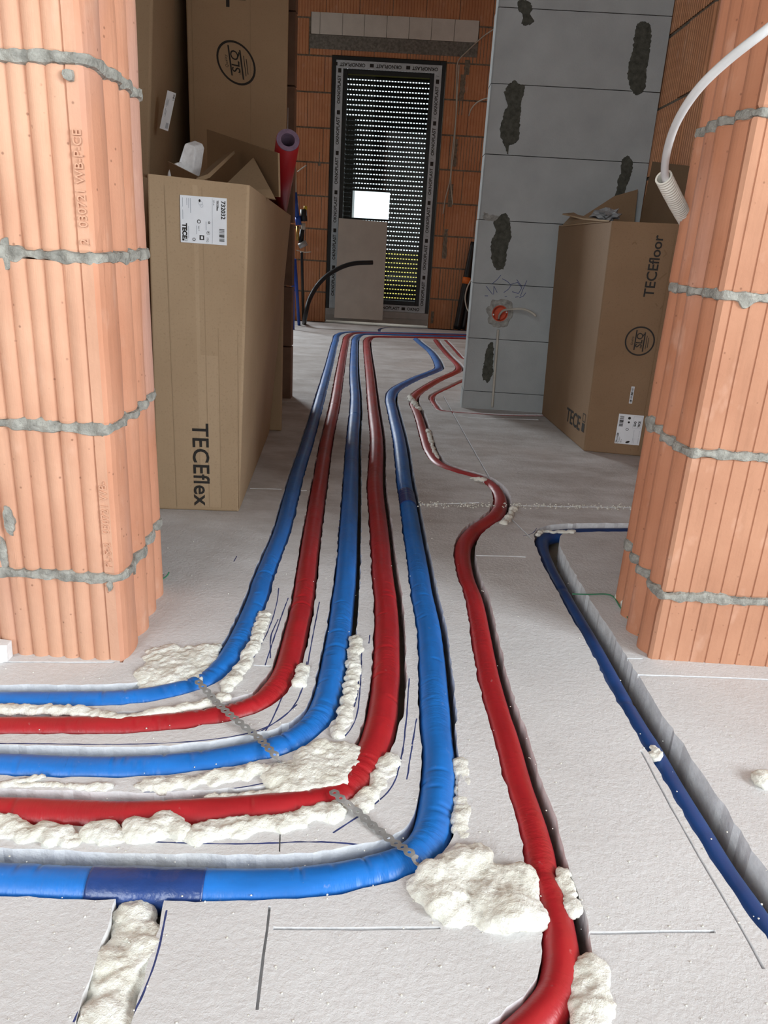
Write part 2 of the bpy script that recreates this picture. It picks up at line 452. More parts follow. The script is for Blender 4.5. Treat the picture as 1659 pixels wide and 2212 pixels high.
# ------------------------------------------------------------------ pipe routes (traced along the photo, laid on the floor)
ZP = -0.016
def route(px, z=ZP): return [fl(x, y, z) for x, y in px]
R1 = route([(-260, 1527), (0, 1526), (150, 1525), (270, 1522), (350, 1511), (415, 1494), (450, 1478), (480, 1450), (505, 1415), (522, 1384), (557, 1300), (565, 1270), (608, 1158), (639, 1041), (665, 958), (691, 866), (711, 793), (724, 742), (731, 727), (750, 722.5), (800, 723), (900, 725), (1008, 727.5), (1120, 731)])
R2 = route([(-260, 1583), (0, 1582), (150, 1581), (295, 1579), (420, 1567), (500, 1552), (560, 1530), (596, 1495), (616, 1462), (638, 1378), (655, 1300), (660, 1260), (674, 1157), (689, 1058), (705, 959), (722, 883), (734, 809), (746, 745), (751, 731), (768, 724.5), (810, 725), (900, 727.5), (1008, 730), (1120, 733.5)])
R3 = route([(-260, 1664), (0, 1667), (150, 1671), (295, 1671), (420, 1661), (530, 1643), (610, 1622), (660, 1592), (688, 1560), (705, 1520), (716, 1475), (726, 1416), (734, 1365), (741, 1300), (746, 1260), (752, 1157), (757, 1058), (761, 959), (766, 900), (767, 866), (764, 809), (766, 748), (769, 734), (782, 727.5), (820, 727.5), (900, 730), (1008, 732.5), (1120, 736)])
R4 = route([(-260, 1758), (0, 1766), (150, 1771), (280, 1774), (400, 1770), (600, 1755), (680, 1745), (735, 1728), (764, 1700), (790, 1660), (818, 1589), (832, 1481), (835, 1372), (832, 1300), (827, 1260), (819, 1157), (810, 1058), (813, 959), (805, 883), (798, 809), (792, 750), (793, 739), (804, 733), (840, 733), (920, 734.5), (1008, 736.5), (1120, 740)])
R5 = route([(-260, 1905), (0, 1915), (150, 1921), (295, 1925), (450, 1927), (600, 1925), (710, 1915), (800, 1897), (865, 1876), (905, 1850), (930, 1812), (944, 1734), (948, 1662), (942, 1589), (935, 1481), (926, 1372), (912, 1300), (906, 1260), (890, 1157), (880, 1091), (874, 1058), (862, 959), (848, 895), (843, 866), (850, 850), (892, 826), (945, 803), (946, 793), (931, 766), (908, 746), (898, 737)])
R6 = route([(-600, 2440), (200, 2440), (700, 2415), (920, 2375), (1020, 2325), (1090, 2275), (1150, 2222), (1195, 2165), (1211, 2107), (1207, 2034), (1192, 1962), (1172, 1908), (1163, 1853), (1144, 1781), (1120, 1708), (1091, 1600), (1076, 1553), (1056, 1481), (1036, 1372), (1022, 1300), (1007, 1260), (998, 1208), (1003, 1178), (1024, 1151), (1067, 1121), (1080, 1090), (1066, 1060), (1037, 1041), (991, 1028), (953, 1013), (930, 988), (915, 945), (905, 909), (893, 879), (891, 866), (900, 855), (941, 829), (988, 806), (990, 797), (968, 773), (950, 752), (940, 738)])
R7 = route([(1180, 904), (1090, 903), (1024, 899), (984, 896), (953, 892), (940, 880), (932, 864), (938, 857), (958, 847), (1002, 826), (1060, 800), (1040, 790), (1004, 780), (988, 766), (974, 750), (962, 738)], -0.014)
R8 = route([(2080, 2640), (1870, 2320), (1759, 2163), (1659, 2032), (1610, 1962), (1560, 1890), (1500, 1790), (1447, 1700), (1406, 1629), (1373, 1576), (1334, 1506), (1290, 1423), (1247, 1347), (1211, 1283), (1182, 1225), (1170, 1190), (1175, 1168), (1200, 1159), (1240, 1156.5), (1360, 1155), (1460, 1154)], -0.026)
R9 = route([(821, 719), (820, 714), (838, 710), (920, 713), (1007, 717), (1060, 720)], -0.010)
PIPES = []
def smooth(r, step): return resample(catmull(r, step * 0.6), step)
RD = dict(R1=0.0225, R2=0.0225, R3=0.0235, R4=0.0245, R5=0.0245, R6=0.0205, R7=0.013, R8=0.018, R9=0.010)
PATH = {k: smooth(globals()[k], 0.003 if k in ('R1', 'R2', 'R3', 'R4', 'R5') else 0.006) for k in RD}

# ------------------------------------------------------------------ the setting: floor with cut channels, seams and marker lines
def build_floor():
    V = []; Fc = []; cls = []
    def quadstrip(path, wl, wr, c, jag=0.0, zc=None):
        n = len(path); L = []; Rr = []
        for i, p in enumerate(path):
            t = path[min(i + 1, n - 1)] - path[max(i - 1, 0)]; t = Vector((t[0], t[1])); t.normalize()
            nn = Vector((-t[1], t[0])); q = Vector((p[0], p[1]))
            a = wl(i, q) if callable(wl) else wl; b = wr(i, q) if callable(wr) else wr
            if jag:
                a += jag * (noise.noise((q[0] * 55, q[1] * 55, 1.3)) + 0.6 * noise.noise((q[0] * 160, q[1] * 160, 5)))
                b += jag * (noise.noise((q[0] * 55, q[1] * 55, 9.3)) + 0.6 * noise.noise((q[0] * 160, q[1] * 160, 7)))
            L.append(q + nn * a); Rr.append(q - nn * b)
        b0 = len(V)
        for a, b in zip(L, Rr): V.append(a); V.append(b)
        for i in range(n - 1):
            k = b0 + 2 * i
            Fc.append([k, k + 1, k + 3, k + 2]); cls.append(c)
    X0, X1, Y0, Y1 = -1.35, 3.2, -2.5, 6.45
    V += [Vector(p) for p in ((X0, Y0), (X1, Y0), (X1, Y1), (X0, Y1))]; Fc.append([0, 1, 2, 3]); cls.append('board')
    # channels: left / right margin beside each pipe
    marg = dict(R1=(0.012, 0.002), R2=(0.004, 0.004), R3=(0.013, 0.003), R4=(0.008, 0.004), R5=(0.014, 0.003), R6=(0.012, 0.003), R7=(0.003, 0.003), R8=(0.003, 0.024), R9=(0.004, 0.004))
    for k, pth in PATH.items():
        p = resample(pth, 0.012) if k != 'R9' else resample(pth, 0.03)
        r = RD[k]; ml, mr = marg[k]
        if k == 'R6': ml, mr = 0.001, 0.011            # route runs away from the camera: right hand is -normal
        def wl(i, q, r=r, ml=ml, k=k, p=p):
            if k in ('R6', 'R8', 'R7', 'R9'): return r + ml
            a_, b_ = p[max(0, i - 2)], p[min(len(p) - 1, i + 2)]; hz_ = abs(b_[0] - a_[0]) / max(1e-6, (b_ - a_).length)
            return r + .0015 + ml * max(0, hz_ * 1.25 - .25)
        def wr(i, q, r=r, mr=mr, k=k):
            e = 0.006 if (q[1] > 1.0 and k in ('R3', 'R4', 'R5')) else 0.0
            return r + mr + e
        quadstrip(p, wl, wr, 'chan', 0.0032)
    # R6 path is listed from the camera outwards, R8 too; R1..R5 turn from the left edge into the depth
    quadstrip(resample(catmull([fl(306, 1932), fl(300, 1955), fl(278, 2030), fl(250, 2120), fl(215, 2225), fl(190, 2300)], .01), .015), 0.026, 0.026, 'chan', 0.004)
    seams = [([(583, 1957), (566, 2090), (551, 2225)], .0016), ([(605, 1800), (602, 1880)], .0008),
             ([(590, 2006), (780, 2006), (975, 2004)], .0020), ([(1258, 2016), (1450, 2013), (1560, 2012)], .0022),
             ([(1320, 1421), (1408, 1424)], .002), ([(1345, 1457), (1500, 1462), (1700, 1470)], .0024),
             ([(958, 856), (985, 905), (1030, 985), (1062, 1040)], .0025), ([(1103, 1120), (1152, 1168)], .0022),
             ([(905, 1090), (980, 1088), (1052, 1085)], .004), ([(1105, 1092), (1200, 1094), (1370, 1097)], .004),
             ([(1028, 1200), (1100, 1202), (1160, 1204)], .003), ([(540, 1055), (610, 1057)], .003), ([(640, 1060), (668, 1060)], .003),
             ([(548, 1437), (592, 1440)], .002), ([(-200, 1430), (0, 1430), (200, 1431), (262, 1431)], .002), ([(262, 1431), (285, 1378), (322, 1300), (352, 1235)], .004),
             ([(640, 819), (690, 819)], .004), ([(600, 868), (670, 868)], .004), ([(830, 868), (890, 867)], .003),
             ([(1385, 1622), (1440, 1725), (1510, 1850), (1590, 1985), (1680, 2150)], .0016),
             ([(985, 897), (1020, 902), (1100, 905), (1165, 907)], .005), ([(806, 775), (900, 778), (912, 782)], .004)]
    for pts, w in seams:
        quadstrip(resample(catmull([fl(*p) for p in pts], .02), .03), w, w, 'seam', w * 0.5)
    inks = [[(-100, 1486), (0, 1485), (150, 1484), (300, 1487)], [(487, 1405), (515, 1335), (560, 1238), (600, 1148), (614, 1110)],
            [(548, 1420), (580, 1360), (598, 1302), (602, 1270)], [(572, 1440), (588, 1390), (612, 1320), (624, 1288)], [(584, 1422), (586, 1372), (602, 1335)],
            [(395, 1534), (470, 1512), (515, 1472)], [(-100, 1607), (0, 1606), (300, 1607), (450, 1598), (560, 1577), (622, 1540), (652, 1490), (664, 1425)],
            [(360, 1619), (470, 1606), (545, 1588), (605, 1553), (646, 1518)], [(368, 1612), (385, 1620), (420, 1615)], [(560, 1600), (585, 1560), (612, 1500)],
            [(690, 1300), (676, 1372), (664, 1440)], [(781, 1405), (779, 1470), (766, 1560), (740, 1597)], [(775, 1440), (772, 1500), (764, 1530)],
            [(20, 1708), (150, 1713), (250, 1723)], [(310, 1711), (480, 1706), (605, 1686)], [(410, 1721), (540, 1718)],
            [(60, 1807), (200, 1813), (500, 1823), (700, 1819), (840, 1832)], [(884, 1465), (877, 1560), (866, 1640), (846, 1700), (797, 1747), (715, 1802)],
            [(265, 1962), (228, 2050), (203, 2120), (150, 2225)], [(360, 1966), (340, 2060), (320, 2120), (272, 2225)],
            [(1187, 1195), (1215, 1233), (1238, 1285), (1256, 1302), (1282, 1358)], [(1318, 1402), (1333, 1450), (1370, 1520), (1420, 1573)],
            [(1560, 1810), (1600, 1872), (1640, 1922)], [(505, 1213), (512, 1200)], [(1470, 1620), (1482, 1633)], [(900, 1552), (892, 1600), (878, 1690)],
            [(797, 1390), (799, 1368)], [(1130, 1158), (1150, 1152), (1160, 1140)]]
    for pts in inks:
        P = resample(catmull([fl(*p) for p in pts], .01), .008)
        if len(P) < 2: continue
        quadstrip(P, lambda i, q: .0011 + .0010 * noise.noise((q[0] * 60, q[1] * 60, 3)), lambda i, q: .0011 + .0008 * noise.noise((q[0] * 70, q[1] * 70, 8)), 'ink')
    vo, eo, fo, _, _, of = delaunay_2d_cdt(V, [], Fc, 1, 1e-5)
    kind = []
    for ids in of:
        cs = {cls[i] for i in ids}
        kind.append('chan' if 'chan' in cs else 'seam' if 'seam' in cs else 'ink' if 'ink' in cs else 'board')
    mb = MB()
    DEP = {'chan': 0.056, 'seam': 0.007, 'board': 0.0, 'ink': 0.0}
    edge = {}
    for fi, f in enumerate(fo):
        z = -DEP[kind[fi]]
        mb.face([(vo[i][0], vo[i][1], z) for i in f], {'board': 0, 'ink': 2, 'chan': 3, 'seam': 1}[kind[fi]])
        for a, b in zip(f, list(f[1:]) + [f[0]]):
            edge.setdefault((min(a, b), max(a, b)), []).append((fi, a, b))
    for key, lst in edge.items():
        if len(lst) == 2:
            (f1, a, b), (f2, _, _) = lst
            z1, z2 = -DEP[kind[f1]], -DEP[kind[f2]]
            if abs(z1 - z2) > 1e-6:
                pa, pb = vo[a], vo[b]
                if z1 < z2: pa, pb = pb, pa
                hi, lo = max(z1, z2), min(z1, z2)
                mb.face([(pa[0], pa[1], hi), (pa[0], pa[1], lo), (pb[0], pb[1], lo), (pb[0], pb[1], hi)], 1)
    # outer skirt at the far edge and the bare slab beyond and below
    mb.face([(X0, Y1, 0), (X1, Y1, 0), (X1, Y1, -.05), (X0, Y1, -.05)], 1)
    mb.face([(-1.35, Y1 - .01, -.045), (2.2, Y1 - .01, -.045), (2.2, 7.0, -.010), (-1.35, 7.0, -.010)], 3)
    mb.box((-3.7, -2.7, -.30), (3.5, 7.0, -.062), 4)
    o = mb.build('floor', [M['floor'], M['eps'], M['ink'], M['screed'], M['slab']])
    return struct(o)
build_floor()

# ------------------------------------------------------------------ ribbed clay block walls
def wall_profile_left():
    P = []; tagm = []
    x = -1.62; pitch = 0.0262; A = 0.0072
    xs_end = -0.464
    n = int((xs_end - x) / pitch); x = xs_end - n * pitch
    for i in range(n):
        for k in range(10):
            t = k / 10
            P.append((x + pitch * (i + t), 1.119 - A * (1 - abs(2 * t - 1) ** 2.4) * (0.8 + 0.4 * ((i * 7) % 5) / 5))); tagm.append(0)
    P += [(-0.464, 1.119), (-0.4625, 1.1155), (-0.446, 1.1150), (-0.440, 1.1200), (-0.4365, 1.1290)]; tagm += [0, 0, 0, 1, 1]
    # jamb with broad tongues
    m = 4; y0, y1 = 1.129, 1.408; x0, x1 = -0.4365, -0.470
    for i in range(m):
        for k in range(1, 11):
            t = k / 10; u = (i + t) / m
            P.append((x0 + (x1 - x0) * u + (0.013 * math.sin(PI * t) if i > 0 else 0.006 * math.sin(PI * t)) , y0 + (y1 - y0) * u)); tagm.append(1)
    return P, tagm
def wall_profile_right():
    P = []; tagm = []
    x = 0.478; y = 1.238
    m = 4; y0, y1 = 1.252, 1.513; x0, x1 = 0.474, 0.496
    for i in range(m):
        for k in range(0, 12):
            t = k / 12; u = 1 - (i + t) / m
            P.append((x0 + (x1 - x0) * u - 0.027 * math.sin(PI * t) * (1.0 if i < 3 else 0.7) + 0.013, y0 + (y1 - y0) * u)); tagm.append(1)
    P += [(0.481, 1.252), (0.480, 1.243), (0.486, 1.2385)]; tagm += [1, 1, 0]
    g = 0.0275; xx = 0.486
    while xx < 1.70:
        for dx, dy in ((0.0115, 0), (0.0125, 0.0017), (0.0140, 0.0019), (0.0148, 0), (0.0275, 0)):
            P.append((xx + dx, 1.2385 + dy)); tagm.append(0)
        xx += g
    return P, tagm
def ribbed_wall(name, prof, zj, ztop, back, text=None, seed=1):
    P, tg = prof; rr = random.Random(seed); mb = MB(); n = len(P)
    levels = [-0.06] + zj + [ztop]
    cen = sum(p[0] for p in P) / n
    for c in range(len(levels) - 1):
        z0 = levels[c] + (0.006 if c else 0); z1 = levels[c + 1] - 0.006
        ox, oy = rr.uniform(-.0025, .0025), rr.uniform(-.002, .002)
        zs = [z0, z0 + .004] + [z0 + (z1 - z0) * k / 6 for k in range(1, 6)] + [z1 - .004, z1]
        base = len(mb.v)
        for zi, z in enumerate(zs):
            for i, (x, y) in enumerate(P):
                w = 0.0012 * noise.noise((x * 30, y * 30, z * 9 + c))
                inset = 0.0015 if zi in (0, len(zs) - 1) else 0.0
                chip = 0.0
                if zi in (0, 1, len(zs) - 2, len(zs) - 1):
                    chip = max(0, noise.noise((x * 45, y * 45, c * 5 + zi)) - 0.25) * 0.006
                nx, ny = (1, 0) if (tg[i] == 1 and back['s'] < 0) else ((-1, 0) if tg[i] == 1 else (0, -1))
                mb.v.append(Vector((x + ox + nx * (w - inset - chip), y + oy + ny * (w - inset - chip), z)))
        for zi in range(len(zs) - 1):
            for i in range(n - 1):
                a = base + zi * n + i
                mb.f.append([a, a + 1, a + n + 1, a + n]); mb.m.append(0 if tg[i + 1] == 0 else 1)
        # top and bottom beds, back and outer end
        bx0, bx1, by = back['x0'], back['x1'], back['y']
        for zi, flip in ((0, True), (len(zs) - 1, False)):
            ring = [mb.v[base + zi * n + i].copy() for i in range(n)] + [Vector((bx1, by, zs[zi])), Vector((bx0, by, zs[zi]))]
            vo = [Vector((p[0], p[1])) for p in ring]
            res = delaunay_2d_cdt(vo, [], [list(range(len(vo)))], 1, 1e-6)
            mb.raw([(p[0], p[1], zs[zi]) for p in res[0]], [list(f) for f in res[2]], 0)
        mb.face([(bx1, by, z0), (bx0, by, z0), (bx0, by, z1), (bx1, by, z1)], 0)
    # mortar beds: ragged, squeezed out between the ribs
    Q = []
    for (a, b), t in zip(zip(P, P[1:]), tg[1:]):
        d = math.hypot(b[0] - a[0], b[1] - a[1]); k = max(1, int(d / 0.0035))
        for j in range(k): Q.append((a[0] + (b[0] - a[0]) * j / k, a[1] + (b[1] - a[1]) * j / k, t))
    def smoothed(i, w):
        lo, hi = max(0, i - w), min(len(Q), i + w + 1)
        return sum(q[0] for q in Q[lo:hi]) / (hi - lo), sum(q[1] for q in Q[lo:hi]) / (hi - lo)
    S_ = [smoothed(i, 2) for i in range(len(Q))]
    for c, zc in enumerate(zj):
        base = len(mb.v); rows = [-1, -.75, -.4, 0, .4, .75, 1]
        for i, q in enumerate(Q):
            x, y = S_[i]
            hf = 0.0085 + 0.0065 * noise.noise((x * 38 + c * 7, y * 38, zc * 3)) + 0.005 * max(0, noise.noise((x * 90, y * 90, zc * 7 + 4)))
            sh = 0.003 * noise.noise((x * 20, y * 20, zc * 5 + 9))
            drip = max(0, noise.noise((x * 26 + 3, y * 26, zc * 11 + 2)) - 0.35) * 0.03
            nx, ny = (0, -1) if q[2] == 0 else ((1, 0) if back['s'] < 0 else (-1, 0))
            for r in rows:
                z = zc + sh + r * hf - (drip if r < -0.5 else 0)
                o = 0.0028 * (1 - abs(r) ** 2.5) + 0.0022 * noise.noise((x * 120, y * 120, z * 120)) - (0.006 if abs(r) == 1 else 0) + 0.0012
                mb.v.append(Vector((x + nx * o, y + ny * o, z)))
        k = len(rows)
        for i in range(len(Q) - 1):
            for r in range(k - 1):
                a = base + i * k + r
                mb.f.append([a, a + k, a + k + 1, a + 1]); mb.m.append(2)
    if text:
        for s, o, u, v, size in text:
            vs, fs = text_mesh(s, size, 0.0, 'LEFT', 0.0012)
            o = Vector(o); u = Vector(u); v = Vector(v); w = u.cross(v)
            mb.raw([o + u * a[0] + v * a[1] + w * a[2] for a in vs], fs, 0)
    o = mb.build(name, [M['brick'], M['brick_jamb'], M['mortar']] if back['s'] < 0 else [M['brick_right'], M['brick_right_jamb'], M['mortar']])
    return struct(o)
zjL = [0.153, 0.402, 0.648, 0.893, 1.14, 1.39, 1.64, 1.89, 2.14, 2.39]
zjR = [0.129, 0.390, 0.642, 0.896, 1.145, 1.395, 1.645, 1.895, 2.145, 2.395]
ribbed_wall('wall_left', wall_profile_left(), zjL, 2.6, dict(x0=-1.62, x1=-.470, y=1.42, s=-1),
            [('2   030721 WB-P-CE', (-.4545, 1.1146, .665), (0, 0, 1), (-1, 0, 0), .017),
             ('PL-S-2   030721 WB-', (-.4545, 1.1146, .172), (0, 0, 1), (-1, 0, 0), .017)], 3)
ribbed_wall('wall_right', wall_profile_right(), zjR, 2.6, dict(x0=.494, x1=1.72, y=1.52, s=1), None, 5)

# mortar smears on the left pier face
def smear(mb, pts_px, Y, mi, thick=0.003, lift=0.0):
    pts = [dp(x, y, Y) for x, y in pts_px]
    pts = catmull(pts[-2:] + pts + pts[:2], .012); pts = pts[:-1]
    h_ = len(pts); st_ = min(range(h_ // 2), key=lambda i: (pts[i] - dp(*pts_px[0], Y)).length); en_ = min(range(h_ // 2, h_), key=lambda i: (pts[i] - dp(*pts_px[0], Y)).length)
    pts = pts[st_:en_]
    n = len(pts); out = []
    for i in range(n):
        a, b = pts[i], pts[(i + 1) % n]; k = max(1, int((b - a).length / 0.004))
        for j in range(k):
            p = a + (b - a) * (j / k); out.append(p + Vector(((noise.noise(p * 110) * .006 + noise.noise(p * 330) * .003) * min(1, Y / 2.5), 0, (noise.noise(p * 110 + Vector((5, 5, 5))) * .006 + noise.noise(p * 330 + Vector((2, 2, 2))) * .003) * min(1, Y / 2.5))))
    c = sum(out, Vector()) / len(out)
    b0 = len(mb.v)
    for p in out: mb.v.append(Vector((p[0], Y + 0.004, p[2])))
    for p in out: q = c + (p - c) * 0.93; mb.v.append(Vector((q[0], Y - thick * (0.7 + 0.3 * noise.noise(p * 90)) - lift, q[2])))
    mid = c + Vector((0, -thick * 1.2 - lift, 0)); mb.v.append(mid); m = len(out)
    for i in range(m):
        j = (i + 1) % m
        mb.f.append([b0 + i, b0 + j, b0 + m + j, b0 + m + i]); mb.m.append(mi)
        mb.f.append([b0 + m + i, b0 + m + j, b0 + 2 * m]); mb.m.append(mi)
mb = MB()
smear(mb, [(2, 515), (18, 512), (26, 545), (40, 550), (42, 575), (18, 585), (8, 580), (0, 560)], 1.116, 0)
smear(mb, [(8, 1092), (22, 1095), (30, 1115), (30, 1158), (16, 1150)], 1.114, 0, .004)
smear(mb, [(0, 1150), (14, 1180), (16, 1235), (0, 1240)], 1.116, 0, .004)
smear(mb, [(136, 152), (158, 154), (156, 172), (138, 170)], 1.112, 0)
smear(mb, [(232, 1255), (243, 1256), (240, 1278), (233, 1275)], 1.114, 0)
struct(mb.build('trim_1', [M['mortar']]))

# ------------------------------------------------------------------ far rooms: shell
def far_brick_wall(name, x0, x1, Y, z0, z1, holes, facing=-1, axis='x', pitch=0.0235, seed=2, thick=.24):
    """courses of ribbed blocks facing the camera (axis x) or along the depth (axis y, plane X = Y argument)"""
    rr = random.Random(seed); mb = MB()
    def put(u, d, z): return Vector((u, Y + d, z)) if axis == 'x' else Vector((Y + d, u, z))
    sgn = 1 if axis == 'x' else 1
    z = z0; c = 0
    while z < z1:
        zt = min(z + 0.238, z1); u = x0 - (0.125 if c % 2 else 0)
        while u < x1:
            ue = min(u + 0.248, x1); us = max(u, x0)
            if ue - us > 0.02:
                parts = [(us, ue, z, zt)]
                for hx0, hx1, hz0, hz1 in holes:
                    np_ = []
                    for a, b, p, q in parts:
                        if b <= hx0 or a >= hx1 or q <= hz0 or p >= hz1: np_.append((a, b, p, q)); continue
                        if a < hx0: np_.append((a, hx0, p, q))
                        if b > hx1: np_.append((hx1, b, p, q))
                        aa, bb = max(a, hx0), min(b, hx1)
                        if p < hz0: np_.append((aa, bb, p, hz0))
                        if q > hz1: np_.append((aa, bb, hz1, q))
                    parts = np_
                off = rr.uniform(-.003, .003)
                for a, b, p, q in parts:
                    if b - a < .01 or q - p < .01: continue
                    k = max(1, round((b - a) / pitch)); w = (b - a) / k; cols = []
                    for i in range(k):
                        for t in (0, .16, .5, .84):
                            cols.append((a + (i + t) * w, facing * (0.0045 * (0 if t == 0 else (1 if t == .5 else .85))) + off))
                    cols.append((b, off))
                    base = len(mb.v)
                    for (uu, d) in cols: mb.v.append(put(uu, d, p))
                    for (uu, d) in cols: mb.v.append(put(uu, d, q))
                    L = len(cols)
                    for i in range(L - 1): mb.f.append([base + i, base + i + 1, base + L + i + 1, base + L + i]); mb.m.append(0)
                    d1 = -facing * .012
                    mb.face([put(a, off, p), put(a, d1, p), put(a, d1, q), put(a, off, q)], 0)
                    mb.face([put(b, off, p), put(b, off, q), put(b, d1, q), put(b, d1, p)], 0)
                    mb.face([put(a, off, q), put(a, d1, q), put(b, d1, q), put(b, off, q)], 0)
                    mb.face([put(a, off, p), put(b, off, p), put(b, d1, p), put(a, d1, p)], 0)
            u += 0.252
        z = zt + 0.012; c += 1
    # mortar core behind the bricks
    cells = [(x0, x1, z0, z1)]
    for hx0, hx1, hz0, hz1 in holes:
        nc = []
        for a, b, p, q in cells:
            if b <= hx0 or a >= hx1 or q <= hz0 or p >= hz1: nc.append((a, b, p, q)); continue
            if a < hx0: nc.append((a, hx0, p, q))
            if b > hx1: nc.append((hx1, b, p, q))
            aa, bb = max(a, hx0), min(b, hx1)
            if p < hz0: nc.append((aa, bb, p, hz0))
            if q > hz1: nc.append((aa, bb, hz1, q))
        cells = nc
    d0, d1 = -facing * 0.001, -facing * thick
    for a, b, p, q in cells:
        lo, hi = put(a, min(d0, d1), p), put(b, max(d0, d1), q)
        mb.box(lo, hi, 1)
    return mb, put

YB = 6.70
DX0, DX1, DZ1 = -0.700, 0.182, 1.985            # opening of the far door
mb, put = far_brick_wall('wall_back', -3.4, 0.95, YB, -0.02, 2.60, [(DX0, DX1, -0.1, DZ1), (-0.872, 0.408, 2.02, 2.262), (-3.1, -1.8, 1.2, 2.2)], -1)
# lintel: cast concrete beam and a row of pale blocks on it
mb.box((-0.872, YB - .006, 2.02), (0.408, YB + .2, 2.115), 2)
lx = [-0.872, -0.78, -0.61, -0.44, -0.268, -0.098, 0.072, 0.250 + .0]
edges = [-0.868, -0.80, -0.628, -0.462, -0.292, -0.122, 0.048, 0.222, 0.405]
for a, b in zip(edges, edges[1:]): mb.box((a + .0015, YB - .010, 2.118), (b - .0015, YB + .2, 2.262), 3)
# mortar smears in the joints right of the door
for cx, z0, z1, w in ((.315, 1.62, 1.90, .02), (.30, 1.25, 1.45, .014), (.29, .95, 1.12, .016), (.275, .55, .78, .016), (.215, .02, .12, .012), (.34, 1.9, 2.0, .02), (-.78, 1.2, 1.3, .01)):
    zz = z0
    pts = []
    k = 10
    L = [Vector((cx - w * (1 + .5 * noise.noise((i * .9, cx * 9, 0))), YB - .006, z0 + (z1 - z0) * i / k)) for i in range(k + 1)]
    R = [Vector((cx + w * (1 + .5 * noise.noise((i * .9, cx * 9, 7))), YB - .006, z0 + (z1 - z0) * i / k)) for i in range(k + 1)]
    for i in range(k): mb.face([L[i], R[i], R[i + 1], L[i + 1]], 1)
mb.box((-.868, YB + .06, 2.0), (.406, YB + .2, 2.28), 1)
struct(mb.build('wall_back', [M['brick_far'], M['mortar_far'], M['concrete'], M['aac_white']]))

mb, put = far_brick_wall('wall_side_right', 1.52, 6.70, 0.935, -0.02, 2.60, [], -1, 'y', 0.0235, 8)
struct(mb.build('wall_back_right', [M['brick_far'], M['mortar_far']]))
mb, put = far_brick_wall('wall_side_left', 1.42, 6.70, -3.4, -0.02, 2.60, [], 1, 'y', 0.05, 9)
struct(mb.build('wall_back_left', [M['return'], M['mortar_far']]))
# short brick return on the left, behind the boxes
mb, put = far_brick_wall('wall_stub', -1.55, -0.535, 3.345, -0.02, 2.60, [], -1, 'x', 0.0235, 4, .115)
for c in range(11):
    z = -0.02 + c * .25
    mb.box((-0.62, 3.335, z), (-0.492, 3.395, min(z + .244, 2.6)), 2)
struct(mb.build('wall_return', [M['return'], M['mortar_far'], M['return']]))

